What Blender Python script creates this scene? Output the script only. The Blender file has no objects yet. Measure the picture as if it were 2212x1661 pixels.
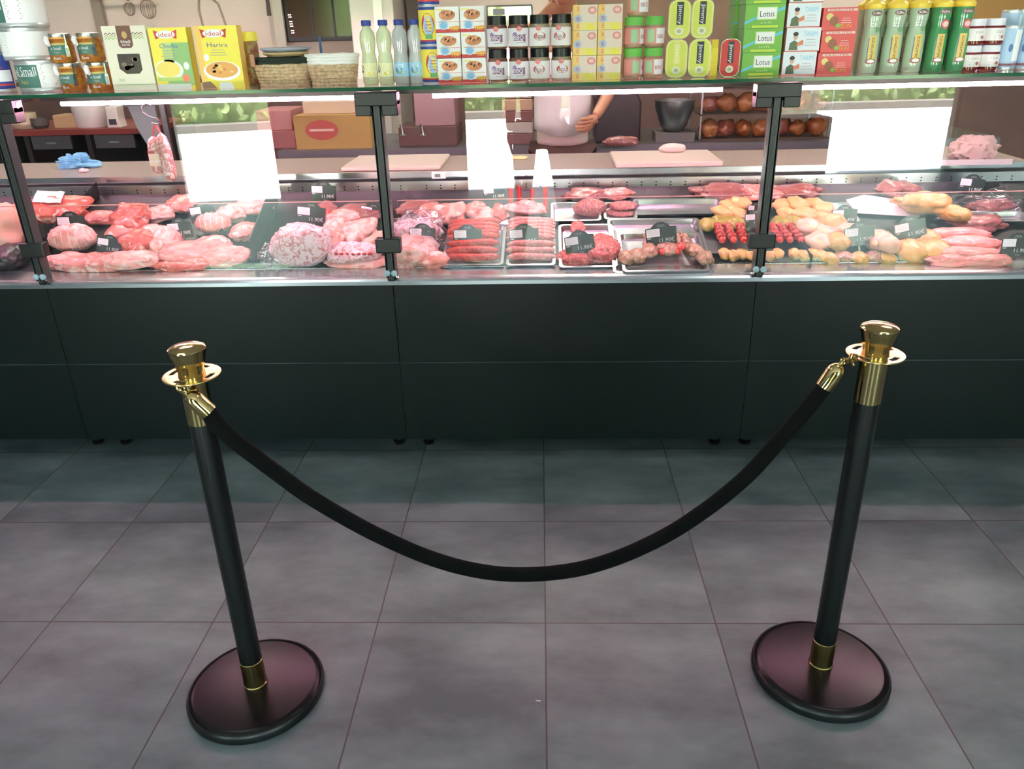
import bpy, bmesh, math, random
from mathutils import Vector, Matrix, Euler, noise
from math import sin, cos, pi, radians

S = bpy.context.scene
C = S.collection
# ---------------------------------------------------------------- camera
CAM_P = Vector((0.0215, -1.7435, 1.5115))
CAM_E = Euler((radians(65.778), radians(1.359), radians(2.498)), 'XYZ')
F = 1708.8
cd = bpy.data.cameras.new('camera')
cd.sensor_fit = 'HORIZONTAL'; cd.sensor_width = 36; cd.lens = F / 2212 * 36
cd.clip_start = 0.01; cd.clip_end = 200
cam = bpy.data.objects.new('camera', cd); C.objects.link(cam)
cam.location = CAM_P; cam.rotation_euler = CAM_E
S.camera = cam
# ---------------------------------------------------------------- exposure, sky, sun
S.view_settings.view_transform = 'Standard'; S.view_settings.look = 'None'
S.view_settings.gamma = 1; S.view_settings.use_curve_mapping = False
S.view_settings.exposure = 1.52
w = bpy.data.worlds.new('sky'); S.world = w; w.use_nodes = True
bg = w.node_tree.nodes['Background']; bg.inputs[0].default_value = (0.62, 0.82, 1.0, 1); bg.inputs[1].default_value = 6.0
S.cycles.transparent_max_bounces = 24
sl = bpy.data.lights.new('sun', 'SUN'); sl.energy = 45; sl.angle = radians(1); sl.color = (1, 0.97, 0.92)
sun = bpy.data.objects.new('sun', sl); C.objects.link(sun)
sun.rotation_euler = Vector((-0.60, 0.06, -0.80)).to_track_quat('-Z', 'Y').to_euler()   # runs along the shop front, lights the yard only
TUBE_STRENGTH = 50.0
CEIL_STRENGTH = 12.0

def cam_ray(u, v):
    return CAM_E.to_matrix() @ Vector(((u - 1106) / F, (830.5 - v) / F, -1.0))
def atY(u, v, Y):
    d = cam_ray(u, v); return CAM_P + d * ((Y - CAM_P.y) / d.y)
def atZ(u, v, Z):
    d = cam_ray(u, v); return CAM_P + d * ((Z - CAM_P.z) / d.z)
def mpp(P):                                   # metres per photo pixel at a point
    f = CAM_E.to_matrix() @ Vector((0, 0, -1)); return (Vector(P) - CAM_P).dot(f) / F
DK, DY, DZ = 0.27, 1.03, 0.738                # inclined deck: z = DZ + DK * (Y - DY)
def deckz(Y): return DZ + DK * (Y - DY)
def D(u, v, off=0.0):
    d = cam_ray(u, v); n = Vector((0, -DK, 1)); c = DZ - DK * DY + off
    return CAM_P + d * ((c - n.dot(CAM_P)) / n.dot(d))

# ---------------------------------------------------------------- materials
def lin(c): return tuple(((x / 12.92) if x <= 0.04045 else ((x + 0.055) / 1.055) ** 2.4) for x in c)
_M = {}
def mat(name, col, rough=0.5, metal=0.0, col2=None, scale=20, emit=None, es=0.0, bump=0.0, spec=0.5, detail=4, coat=0.0, lo=0.35, hi=0.65, bscale=None, sheen=0.0):
    if name in _M: return _M[name]
    m = bpy.data.materials.new(name); m.use_nodes = True; nt = m.node_tree; b = nt.nodes['Principled BSDF']
    b.inputs['Base Color'].default_value = (*lin(col), 1); b.inputs['Roughness'].default_value = rough
    b.inputs['Metallic'].default_value = metal; b.inputs['Specular IOR Level'].default_value = spec
    b.inputs['Coat Weight'].default_value = coat; b.inputs['Coat Roughness'].default_value = 0.08
    b.inputs['Sheen Weight'].default_value = sheen
    if emit: b.inputs['Emission Color'].default_value = (*lin(emit), 1); b.inputs['Emission Strength'].default_value = es
    if col2 or bump:
        tc = nt.nodes.new('ShaderNodeTexCoord'); nz = nt.nodes.new('ShaderNodeTexNoise'); nz.inputs['Scale'].default_value = scale; nz.inputs['Detail'].default_value = detail
        nt.links.new(tc.outputs['Object'], nz.inputs['Vector'])
        if col2:
            r = nt.nodes.new('ShaderNodeValToRGB'); r.color_ramp.elements[0].position = lo; r.color_ramp.elements[1].position = hi
            r.color_ramp.elements[0].color = (*lin(col), 1); r.color_ramp.elements[1].color = (*lin(col2), 1)
            nt.links.new(nz.outputs['Fac'], r.inputs['Fac']); nt.links.new(r.outputs['Color'], b.inputs['Base Color'])
        if bump:
            n2 = nz
            if bscale: n2 = nt.nodes.new('ShaderNodeTexNoise'); n2.inputs['Scale'].default_value = bscale; nt.links.new(tc.outputs['Object'], n2.inputs['Vector'])
            bp = nt.nodes.new('ShaderNodeBump'); bp.inputs['Strength'].default_value = bump; bp.inputs['Distance'].default_value = 0.01
            nt.links.new(n2.outputs['Fac'], bp.inputs['Height']); nt.links.new(bp.outputs['Normal'], b.inputs['Normal'])
    _M[name] = m; return m
def glass(name, tint=(1, 1, 1), refl=0.04, rough=0.0):
    if name in _M: return _M[name]
    m = bpy.data.materials.new(name); m.use_nodes = True; nt = m.node_tree; nt.nodes.clear(); N = nt.nodes.new; L = nt.links.new
    out = N('ShaderNodeOutputMaterial'); mx = N('ShaderNodeMixShader'); tr = N('ShaderNodeBsdfTransparent'); gl = N('ShaderNodeBsdfGlossy')
    tr.inputs[0].default_value = (*tint, 1); gl.inputs['Roughness'].default_value = rough; gl.inputs['Color'].default_value = (1, 1, 1, 1)
    lw = N('ShaderNodeLayerWeight'); lw.inputs['Blend'].default_value = 0.5          # Facing = 1 - |cos|
    p = N('ShaderNodeMath'); p.operation = 'POWER'; p.inputs[1].default_value = 5
    k = N('ShaderNodeMath'); k.operation = 'MULTIPLY_ADD'; k.inputs[1].default_value = 1 - refl; k.inputs[2].default_value = refl
    L(lw.outputs['Facing'], p.inputs[0]); L(p.outputs[0], k.inputs[0]); L(k.outputs[0], mx.inputs[0]); L(tr.outputs[0], mx.inputs[1]); L(gl.outputs[0], mx.inputs[2]); L(mx.outputs[0], out.inputs[0])
    _M[name] = m; return m
def flesh(name, a, b, fat=(0.93, 0.80, 0.76), fatamt=0.55, scale=14, rough=0.32, stretch=(1, 1, 1), bump=0.5):
    if name in _M: return _M[name]
    m = bpy.data.materials.new(name); m.use_nodes = True; nt = m.node_tree; P = nt.nodes['Principled BSDF']; N = nt.nodes.new; L = nt.links.new
    a, b, fat = (tuple(x * k for x, k in zip(q, (0.93, 0.93, 0.93))) for q in (a, b, fat))
    P.inputs['Roughness'].default_value = rough; P.inputs['Specular IOR Level'].default_value = 0.6
    tc = N('ShaderNodeTexCoord'); mp = N('ShaderNodeMapping'); mp.inputs['Scale'].default_value = stretch; L(tc.outputs['Object'], mp.inputs[0])
    n1 = N('ShaderNodeTexNoise'); n1.inputs['Scale'].default_value = scale; n1.inputs['Detail'].default_value = 5; n1.inputs['Distortion'].default_value = 0.6; L(mp.outputs[0], n1.inputs['Vector'])
    r1 = N('ShaderNodeValToRGB'); r1.color_ramp.elements[0].position = 0.35; r1.color_ramp.elements[1].position = 0.65
    r1.color_ramp.elements[0].color = (*lin(a), 1); r1.color_ramp.elements[1].color = (*lin(b), 1); L(n1.outputs['Fac'], r1.inputs[0])
    n2 = N('ShaderNodeTexNoise'); n2.inputs['Scale'].default_value = scale * 0.6; n2.inputs['Detail'].default_value = 6; n2.inputs['Distortion'].default_value = 2.0
    m2 = N('ShaderNodeMapping'); m2.inputs['Location'].default_value = (5, 3, 1); L(mp.outputs[0], m2.inputs[0]); L(m2.outputs[0], n2.inputs['Vector'])
    r2 = N('ShaderNodeValToRGB'); r2.color_ramp.elements[0].position = fatamt; r2.color_ramp.elements[1].position = min(0.99, fatamt + 0.06); L(n2.outputs['Fac'], r2.inputs[0])
    mx = N('ShaderNodeMix'); mx.data_type = 'RGBA'; L(r2.outputs[0], mx.inputs[0]); L(r1.outputs[0], mx.inputs[6]); mx.inputs[7].default_value = (*lin(fat), 1)
    L(mx.outputs[2], P.inputs['Base Color'])
    bp = N('ShaderNodeBump'); bp.inputs['Strength'].default_value = bump; bp.inputs['Distance'].default_value = 0.006; L(n1.outputs['Fac'], bp.inputs['Height']); L(bp.outputs[0], P.inputs['Normal'])
    _M[name] = m; return m

def flat(r, g, b, rough=0.55, coat=0.0):
    r, g, b = (round(x + (246 - x) * 0.10) for x in (r, g, b))  # every ink lifted toward white, milky overexposed haze painted into the colour
    return mat('ink_%d_%d_%d' % (r, g, b), (r / 255, g / 255, b / 255), rough, coat=coat)

# ---------------------------------------------------------------- mesh collector
_T = {}
def text_geo(s):
    if s in _T: return _T[s]
    cu = bpy.data.curves.new('t', 'FONT'); cu.body = s; cu.size = 1; cu.resolution_u = 2
    o = bpy.data.objects.new('t', cu); C.objects.link(o)
    dg = bpy.context.evaluated_depsgraph_get(); me = bpy.data.meshes.new_from_object(o.evaluated_get(dg))
    vs = [v.co.copy() for v in me.vertices]; fs = [tuple(p.vertices) for p in me.polygons]
    bpy.data.objects.remove(o); bpy.data.curves.remove(cu); bpy.data.meshes.remove(me)
    x0 = min(v.x for v in vs); x1 = max(v.x for v in vs); y0 = min(v.y for v in vs); y1 = max(v.y for v in vs)
    _T[s] = ([((v.x - x0) / (x1 - x0) - 0.5, (v.y - y0) / (y1 - y0) - 0.5) for v in vs], fs); return _T[s]

class G:
    def __init__(s): s.v = []; s.f = []; s.m = []; s.sm = []; s.mats = []
    def mi(s, m):
        if m not in s.mats: s.mats.append(m)
        return s.mats.index(m)
    def add(s, vs, fs, m, smooth=False, T=None):
        o = len(s.v); s.v += [tuple(T @ Vector(p)) if T else tuple(p) for p in vs]; k = s.mi(m)
        for f in fs: s.f.append(tuple(o + i for i in f)); s.m.append(k); s.sm.append(smooth)
        return s
    def box(s, x0, x1, y0, y1, z0, z1, m, T=None):
        v = [(x, y, z) for z in (z0, z1) for y in (y0, y1) for x in (x0, x1)]
        return s.add(v, [(0, 2, 3, 1), (4, 5, 7, 6), (0, 1, 5, 4), (2, 6, 7, 3), (0, 4, 6, 2), (1, 3, 7, 5)], m, False, T)
    def lathe(s, prof, m, n=24, T=None, smooth=True, cap=True):
        v = []; f = []
        for r, z in prof: v += [(r * cos(2 * pi * i / n), r * sin(2 * pi * i / n), z) for i in range(n)]
        for k in range(len(prof) - 1):
            for i in range(n): j = (i + 1) % n; f.append((k * n + i, k * n + j, (k + 1) * n + j, (k + 1) * n + i))
        if cap: f.append(tuple(range(n - 1, -1, -1))); b = (len(prof) - 1) * n; f.append(tuple(b + i for i in range(n)))
        return s.add(v, f, m, smooth, T)
    def tube(s, pts, r, m, n=10, cap=True):
        pts = [Vector(p) for p in pts]; R = r if isinstance(r, (list, tuple)) else [r] * len(pts); v = []; f = []; up = None
        for k, p in enumerate(pts):
            t = (pts[min(k + 1, len(pts) - 1)] - pts[max(k - 1, 0)]).normalized()
            if up is None: up = t.orthogonal().normalized()
            up = (up - t * up.dot(t)).normalized(); q = t.cross(up)
            v += [p + (up * cos(2 * pi * i / n) + q * sin(2 * pi * i / n)) * R[k] for i in range(n)]
        for k in range(len(pts) - 1):
            for i in range(n): j = (i + 1) % n; f.append((k * n + i, k * n + j, (k + 1) * n + j, (k + 1) * n + i))
        if cap: f.append(tuple(range(n - 1, -1, -1))); b = (len(pts) - 1) * n; f.append(tuple(b + i for i in range(n)))
        return s.add(v, f, m, True)
    def prism(s, poly, a0, a1, m, axis='y', T=None, smooth=False):
        n = len(poly)
        mk = {'y': lambda p, a: (p[0], a, p[1]), 'x': lambda p, a: (a, p[0], p[1]), 'z': lambda p, a: (p[0], p[1], a)}[axis]
        v = [mk(p, a0) for p in poly] + [mk(p, a1) for p in poly]
        f = [tuple(range(n)), tuple(range(2 * n - 1, n - 1, -1))] + [(i, n + i, n + (i + 1) % n, (i + 1) % n) for i in range(n)]
        return s.add(v, f, m, smooth, T)
    # flat print on a face: P(x, z) -> 3D
    def quad(s, x0, x1, z0, z1, m, P, nx=1):
        v = []; f = []
        for i in range(nx + 1): x = x0 + (x1 - x0) * i / nx; v += [P(x, z0), P(x, z1)]
        for i in range(nx): f.append((2 * i, 2 * i + 2, 2 * i + 3, 2 * i + 1))
        return s.add(v, f, m)
    def oval(s, cx, cz, rx, rz, m, P, n=20):
        return s.add([P(cx + rx * cos(2 * pi * i / n), cz + rz * sin(2 * pi * i / n)) for i in range(n)], [tuple(range(n))], m)
    def shape(s, pts, m, P): return s.add([P(x, z) for x, z in pts], [tuple(range(len(pts)))], m)
    def text(s, t, cx, cz, wd, ht, m, P, rot=0.0):
        vs, fs = text_geo(t); c, q = cos(rot), sin(rot)
        return s.add([P(cx + x * wd * c - z * ht * q, cz + x * wd * q + z * ht * c) for x, z in vs], fs, m)
    def lines(s, cx, cz, wd, n, step, th, m, P):       # rows of small print
        for i in range(n):
            ww = wd * (0.75 + 0.25 * ((i * 37) % 5) / 4); s.quad(cx - ww / 2, cx + ww / 2, cz - i * step - th / 2, cz - i * step + th / 2, m, P)
        return s
    def build(s, name, parent=None, loc=None, sharp=35, bevel=0.0, rot=None):
        me = bpy.data.meshes.new(name); me.from_pydata(s.v, [], s.f)
        for m in s.mats: me.materials.append(m)
        me.polygons.foreach_set('material_index', s.m); me.polygons.foreach_set('use_smooth', s.sm); me.update()
        if any(s.sm) and sharp: me.set_sharp_from_angle(angle=radians(sharp))
        o = bpy.data.objects.new(name, me); C.objects.link(o)
        if parent: o.parent = parent
        if loc is not None: o.location = loc
        if rot: o.rotation_euler = rot
        if bevel:
            b = o.modifiers.new('bevel', 'BEVEL'); b.width = bevel; b.segments = 2; b.limit_method = 'ANGLE'; b.angle_limit = radians(50)
        return o
def front(y): return lambda x, z: (x, y, z)
def cyl(cx, cy, r): return lambda x, z: (cx + r * sin(x / r), cy - r * cos(x / r), z)

def tag(o, label=None, cat=None, group=None, kind=None):
    if label: o['label'] = label
    if cat: o['category'] = cat
    if group: o['group'] = group
    if kind: o['kind'] = kind
    return o
def empty(name, loc, label=None, cat=None, group=None, rz=0.0, rx=0.0):
    o = bpy.data.objects.new(name, None); C.objects.link(o); o.location = loc; o.rotation_euler = (rx, 0, rz); o.empty_display_size = 0.02
    return tag(o, label, cat, group)
def kids(o): return [c for c in bpy.data.objects if c.parent == o]
def copy_tree(o, loc=None, label=None, rz=None, scale=None, group=None):
    c = o.copy(); C.objects.link(c)
    for k in list(o.children):
        d = k.copy(); C.objects.link(d); d.parent = c
        for g in list(k.children): e = g.copy(); C.objects.link(e); e.parent = d
    if loc is not None: c.location = loc
    if label: c['label'] = label
    if rz is not None: c.rotation_euler.z = rz
    if scale: c.scale = scale
    if group: c['group'] = group
    return c
def structure(o): o['kind'] = 'structure'; return o

STEEL = mat('brushed_steel', (0.78, 0.79, 0.80), 0.28, 1.0, col2=(0.70, 0.71, 0.73), scale=6)
STEELD = mat('dull_steel', (0.55, 0.56, 0.57), 0.42, 1.0)
BLACK = mat('black_plastic', (0.06, 0.07, 0.07), 0.38)
ALU = mat('anodised_aluminium', (0.82, 0.84, 0.86), 0.22, 1.0)
BRASS = mat('polished_brass', (0.78, 0.68, 0.47), 0.10, 1.0, col2=(0.75, 0.65, 0.43), scale=9)
GLASS = glass('clear_glass')
CLEAR = glass('clear_plastic', (0.93, 0.94, 0.95), 0.10, 0.12)
WHITE = flat(240, 240, 238)
# ================================================================ the room
SK = radians(0.7)
def floor_mat():
    m = bpy.data.materials.new('slate_floor_tiles'); m.use_nodes = True; nt = m.node_tree; P = nt.nodes['Principled BSDF']; N = nt.nodes.new; L = nt.links.new
    tc = N('ShaderNodeTexCoord'); sp = N('ShaderNodeSeparateXYZ'); L(tc.outputs['Object'], sp.inputs[0])
    def M(op, a, b=None, c=None):
        n = N('ShaderNodeMath'); n.operation = op
        for i, x in enumerate((a, b, c)):
            if x is None: continue
            if isinstance(x, (int, float)): n.inputs[i].default_value = x
            else: L(x, n.inputs[i])
        return n.outputs[0]
    ds = []; ids = []
    for ax, step in ((0, 0.4700), (1, 0.4975)):
        q = M('DIVIDE', sp.outputs[ax], step); ids.append(M('FLOOR', M('ADD', q, 0.0)))
        fr = M('FRACT', q); ds.append(M('MULTIPLY', M('MINIMUM', fr, M('SUBTRACT', 1.0, fr)), step))
    g = M('LESS_THAN', M('MINIMUM', ds[0], ds[1]), 0.0021)
    n1 = N('ShaderNodeTexNoise'); n1.inputs['Scale'].default_value = 3.2; n1.inputs['Detail'].default_value = 6; n1.inputs['Roughness'].default_value = 0.6
    mp = N('ShaderNodeMapping'); mp.inputs['Scale'].default_value = (0.8, 1.5, 1); L(tc.outputs['Object'], mp.inputs[0])
    cb = N('ShaderNodeCombineXYZ'); L(ids[0], cb.inputs[0]); L(ids[1], cb.inputs[1])
    vm = N('ShaderNodeVectorMath'); vm.operation = 'MULTIPLY_ADD'; L(cb.outputs[0], vm.inputs[0]); vm.inputs[1].default_value = (3.7, 5.3, 1); L(mp.outputs[0], vm.inputs[2]); L(vm.outputs[0], n1.inputs['Vector'])
    r = N('ShaderNodeValToRGB'); r.color_ramp.elements[0].position = 0.36; r.color_ramp.elements[1].position = 0.66
    r.color_ramp.elements[0].color = (*lin((0.320, 0.358, 0.355)), 1); r.color_ramp.elements[1].color = (*lin((0.468, 0.500, 0.498)), 1); L(n1.outputs['Fac'], r.inputs[0])
    mx = N('ShaderNodeMix'); mx.data_type = 'RGBA'; L(g, mx.inputs[0]); L(r.outputs[0], mx.inputs[6]); mx.inputs[7].default_value = (*lin((0.27, 0.245, 0.22)), 1)
    L(mx.outputs[2], P.inputs['Base Color']); P.inputs['Roughness'].default_value = 0.42; P.inputs['Specular IOR Level'].default_value = 0.35
    bp = N('ShaderNodeBump'); bp.inputs['Strength'].default_value = 0.35; bp.inputs['Distance'].default_value = 0.003
    hh = M('SUBTRACT', n1.outputs['Fac'], M('MULTIPLY', g, 0.8)); L(hh, bp.inputs['Height']); L(bp.outputs[0], P.inputs['Normal'])
    return m
g = G(); g.prism([(-6, 5), (-6, -3.78), (7, -6.02), (7, 5)], -0.06, 0, floor_mat(), 'z'); f = g.build('floor', loc=(0.003, -0.006, 0)); f.rotation_euler.z = SK; structure(f)
PLAS = mat('cream_plaster', (0.86, 0.80, 0.74), 0.85, col2=(0.84, 0.785, 0.725), scale=3)
DARKW = mat('cool_grey_plaster', (0.46, 0.51, 0.52), 0.85)
g = G(); g.box(-5.4, 5.4, 4.2, 4.35, 0, 2.9, PLAS); structure(g.build('wall_back'))
g = G(); g.box(-5.5, -5.35, -4.6, 4.35, 0, 2.9, DARKW); structure(g.build('wall_left'))
g = G(); g.box(5.35, 5.5, -5.8, 4.35, 0, 2.9, DARKW); structure(g.build('wall_right'))
g = G(); g.prism([(-5.8, 4.5), (-5.8, -3.92), (5.8, -5.78), (5.8, 4.5)], 2.9, 3.0, mat('ceiling_white', (0.68, 0.72, 0.73), 0.9), 'z'); structure(g.build('ceiling'))
# shop front, turned a little against the counter; three openings to the floor
fr0 = Vector((-0.21, -4.69, 0)); fa = math.atan(-0.16)
def FR(x): return x / cos(fa)                              # along the front, from world x offset
front_root = Matrix.Translation(fr0) @ Matrix.Rotation(fa, 4, 'Z')
OP = [(-3.44, -2.44), (-0.66, 0.49), (2.45, 4.62)]        # openings, local x
g = G(); xs = [-5.6] + [x for o in OP for x in o] + [6.2]
for i in range(0, len(xs), 2): g.box(xs[i], xs[i + 1], -0.12, 0, 0, 2.3, DARKW, front_root)
g.box(-5.6, 6.2, -0.12, 0, 2.3, 2.92, DARKW, front_root); structure(g.build('wall_front'))
DOORF = mat('dark_door_frame', (0.10, 0.10, 0.11), 0.4)
for i, (a, b) in enumerate(OP):
    g = G(); g.box(a, a + 0.05, -0.10, -0.02, 0, 2.3, DOORF, front_root); g.box(b - 0.05, b, -0.10, -0.02, 0, 2.3, DOORF, front_root); g.box(a, b, -0.10, -0.02, 2.25, 2.3, DOORF, front_root)
    structure(g.build('door_%d' % (i + 1)))
# the yard outside
g = G(); g.box(-30, 30, -40, -4.4, -0.12, -0.02, mat('sunlit_paving', (0.93, 0.92, 0.90), 0.8, col2=(0.90, 0.89, 0.86), scale=1.5)); structure(g.build('pavement'))
g = G(); KS = mat('pale_kerb_stone', (0.46, 0.44, 0.41), 0.85)
for a_, b_ in (((-14, -8.1), (-1.6, -11.9)), ((-1.6, -11.9), (16, -12.9))): g.prism([a_, b_, (b_[0], b_[1] - .35), (a_[0], a_[1] - .35)], -.02, .10, KS, 'z')
g; structure(g.build('kerb'))
def hedge(x0, x1, y, h, label):
    random.seed(int(x0 * 10) + 77); g = G(); ms = [mat('leaf_a', (0.66, 0.76, 0.46), 0.6), mat('leaf_b', (0.76, 0.82, 0.56), 0.6), mat('leaf_c', (0.54, 0.66, 0.40), 0.6)]
    g.box(x0 + .2, x1 - .2, y - 0.7, y - 0.35, -0.02, h * 0.9, ms[2])
    for i in range(1500):
        px = random.uniform(x0, x1); pz = random.uniform(0.02, h); py = y - random.uniform(0, 0.35); a = random.uniform(0.06, 0.15)
        e = Euler((random.uniform(0, 3), random.uniform(0, 3), random.uniform(0, 3))).to_matrix().to_4x4(); e.translation = (px, py, pz)
        g.add([(-a, 0, 0), (0, a * .5, 0), (a, 0, 0), (0, -a * .5, 0)], [(0, 1, 2, 3)], random.choice(ms), False, e)
    tag(g.build('hedge'), label, 'hedge')
hedge(-11, -3.6, -11.8, 3.4, 'leafy green hedge reflected in the left glass pane of the counter')
hedge(-3.4, 1.5, -12.9, 3.4, 'leafy green hedge reflected in the middle glass pane of the counter')
hedge(3.8, 11, -13.5, 3.4, 'leafy green hedge reflected in the right glass pane of the counter')
g = G(); g.box(2.3, 3.35, -7.6, -7.0, -.02, 3.0, mat('cream_render', (0.62, 0.60, 0.52), 0.85)); structure(g.build('pillar_outside'))
t = empty('low_cabinet', (2.42, -4.72, 0), 'dark low cabinet inside the shop front, reflected in the right pane', 'cabinet', rz=fa)
g = G(); g.box(-.55, .30, -.18, .18, .05, .66, mat('dark_cabinet', (0.13, 0.12, 0.12), 0.5)); g.build('body', t)
for k in (0, 1): g = G(); g.box(-.54 + k * .42, -.13 + k * .42, .18, .20, .07, .64, mat('cabinet_door', (0.16, 0.15, 0.15), 0.5)); g.build('door', t)
g = G(); g.box(-.50, .25, -.15, .15, 0, .05, BLACK); g.build('plinth', t)
# ceiling lamps
LAMP2 = mat('shop_lamp_diffuser', (1, 0.98, 0.94), 0.5, emit=(0.95, 0.98, 1.0), es=CEIL_STRENGTH * 0.15)
LAMP = mat('lamp_diffuser', (1, 0.98, 0.94), 0.5, emit=(1, 0.96, 0.90), es=CEIL_STRENGTH)
for i, (x, y) in enumerate([(-2.2, 2.6), (0.2, 2.6), (2.4, 2.6), (-1.5, 0.0), (1.3, 0.0)]):
    t = empty('ceiling_lamp', (x, y, 2.9), 'square ceiling lamp %s' % ['over the back aisle, left one', 'over the back aisle, middle one', 'over the back aisle, right one', 'over the shop floor, left one', 'over the shop floor, right one'][i], 'lamp', 'ceiling lamps')
    g = G(); g.box(-.31, .31, -.31, .31, -.03, 0, WHITE); g.build('frame', t)
    g = G(); g.box(-.28, .28, -.28, .28, -.034, -.029, LAMP if y > 1 else LAMP2); g.build('diffuser', t)
# ================================================================ the refrigerated counter, module by module
PANEL = mat('slate_green_panel', (0.04, 0.085, 0.08), 0.36, spec=0.30)
PEDGE = mat('panel_edge', (0.30, 0.34, 0.36), 0.25, spec=0.6)
DECKM = mat('black_deck', (0.05, 0.055, 0.06), 0.4)
WTOP = mat('stone_worktop', (0.66, 0.61, 0.57), 0.32, col2=(0.60, 0.56, 0.52), scale=60)
TUBEM = mat('pink_tube_glow', (1, 0.85, 0.93), 0.4, emit=(1.0, 0.69, 0.81), es=TUBE_STRENGTH)
GREEN = mat('green_glass_edge', (0.10, 0.33, 0.23), 0.12, spec=0.8)
SHELF_Z = 1.352
PX = [-3.03, -1.78, -0.53, 0.725, 1.98]
YG = 0.905
MODL = ['first counter bay, cut off by the left edge', 'counter bay holding the big red and pink meat cuts', 'middle counter bay with the sausage and mince trays', 'right counter bay with chickens and pink fillets']
TUBES = [(-2.9, -1.9), (-1.69, -0.60), (-0.38, 0.60), (0.80, 1.90)]
for i in range(4):
    x0, x1 = PX[i], PX[i + 1]; L_ = x1 - x0
    t = empty('display_counter', (x0, 0.9, 0), 'refrigerated glass counter with dark front: ' + MODL[i], 'display counter', 'butcher counter bays')
    def Q(n, g, **k): return g.build(n, t, loc=(-x0, -0.9, 0), **k)
    g = G(); g.box(x0 + .001, x1 - .001, 0.9, 0.918, 0.411, 0.708, PANEL); Q('upper_panel', g, bevel=.001)
    g = G(); g.box(x0 + .001, x1 - .001, 0.9, 0.918, 0.095, 0.407, PANEL); g.box(x0 + .001, x1 - .001, 0.902, 0.918, 0.4075, 0.4095, PEDGE); Q('lower_panel', g)
    g = G(); g.box(x0, x1, 0.919, 1.9, 0.12, 0.70, mat('counter_carcass', (0.12, 0.13, 0.13), 0.6)); Q('carcass', g)
    for fx in (x0 + 0.06, x1 - 0.06):
        g = G(); g.lathe([(0.022, 0), (0.024, 0.01), (0.014, 0.016), (0.014, 0.12)], BLACK, 16, Matrix.Translation((fx, 1.05, 0))); Q('foot', g)
        g = G(); g.lathe([(0.022, 0), (0.024, 0.01), (0.014, 0.016), (0.014, 0.12)], BLACK, 16, Matrix.Translation((fx, 1.8, 0))); Q('foot', g)
    g = G(); g.prism([(0.885, 0.708), (0.885, 0.721), (0.892, 0.728), (0.905, 0.729), (0.915, 0.732), (0.995, 0.7395), (0.995, 0.708)], x0, x1, ALU, 'x'); Q('sill', g)
    g = G(); g.box(x0, x1, 0.995, 1.012, 0.70, 0.7405, ALU)
    for k in range(int(L_ / 0.0115)):
        xx = x0 + 0.01 + k * 0.0115; g.add([(xx, 0.996, 0.7408), (xx + .005, 0.996, 0.7408), (xx + .009, 1.010, 0.7408), (xx + .004, 1.010, 0.7408)], [(0, 1, 2, 3)], BLACK)
    Q('air_grille', g)
    ye = 1.62
    g = G(); g.prism([(1.022, deckz(1.022)), (ye, deckz(ye)), (ye, deckz(ye) - .01), (1.022, deckz(1.022) - .01)], x0, x1, DECKM, 'x'); Q('deck', g)
    g = G(); g.box(x0, x1, ye, ye + .02, 0.70, 0.935, STEEL)
    for k in range(int(L_ / 0.06)):
        for zz in (0.905, 0.917): g.oval(x0 + 0.03 + k * .06, zz, .004, .003, BLACK, front(ye - .0006), 8)
    Q('back_panel', g)
    g = G(); g.box(x0, x1, ye + .02, ye + 0.06, 0.70, 0.945, BLACK); Q('gap_strip', g)
    g = G(); g.box(x0, x1, 1.66, 2.12, 0.940, 0.968, WTOP); g.box(x0, x1, 1.652, 1.66, 0.938, 0.969, ALU); Q('worktop', g)
    # glass
    g = G(); g.box(x0 + .006, x1 - .006, YG, YG + .006, 0.7315, 1.325, GLASS); Q('glass_pane', g)
    g = G(); g.box(x0 + .02, x1 - .02, 1.0005, 1.0055, 0.7415, 0.975, GLASS); g.box(x0 + .02, x1 - .02, 1.0005, 1.0055, 0.9752, 0.978, mat('polished_glass_edge', (0.85, 0.62, 0.60), 0.2)); Q('inner_pane', g)
    g = G(); g.box(x0, x1, 0.9204, 1.42, SHELF_Z - .010, SHELF_Z, GLASS); g.box(x0, x1, 0.9190, 0.9203, SHELF_Z - .0102, SHELF_Z + .0002, GREEN); g.box(x0, x1, 1.4201, 1.421, SHELF_Z - .0102, SHELF_Z, GREEN); Q('top_shelf', g)
    # lamp under the shelf
    a, b = TUBES[i]
    g = G(); g.box(x0 + .03, x1 - .03, 1.095, 1.15, 1.318, 1.340, mat('lamp_housing', (0.34, 0.33, 0.32), 0.4, 0.6)); h = Q('lamp_housing', g)
    g = G(); g.tube([(a, 1.118, 1.308), (b, 1.118, 1.308)], 0.0072, TUBEM, 12); g.build('light_tube', t, loc=(-x0, -0.9, 0))
    # post at the bay's right end
    pxx = x1
    g = G(); g.prism([(pxx - .016, 0.893), (pxx - .010, 0.885), (pxx + .010, 0.885), (pxx + .016, 0.893), (pxx + .016, 0.925), (pxx - .016, 0.925)], 0.724, 1.30, BLACK, 'z')
    for dx in (-.0165, .0145): g.box(pxx + dx, pxx + dx + .002, 0.883, 0.926, 0.735, 1.29, mat('clear_gasket', (0.20, 0.22, 0.22), 0.25))
    for dx in (-.006, 0, .006): g.box(pxx + dx - .0008, pxx + dx + .0008, 0.8838, 0.886, 0.73, 1.29, mat('grey_line', (0.28, 0.30, 0.30), 0.3))
    post = Q('post', g)
    def R(n, g, **k): return g.build(n, post, **k)
    g = G(); g.box(pxx - .067, pxx - .016, 0.878, 0.932, 1.268, 1.318, BLACK); g.box(pxx + .018, pxx + .069, 0.878, 0.932, 1.268, 1.318, BLACK); g.box(pxx - .067, pxx + .069, 0.876, 0.934, 1.298, 1.339, BLACK)
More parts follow.
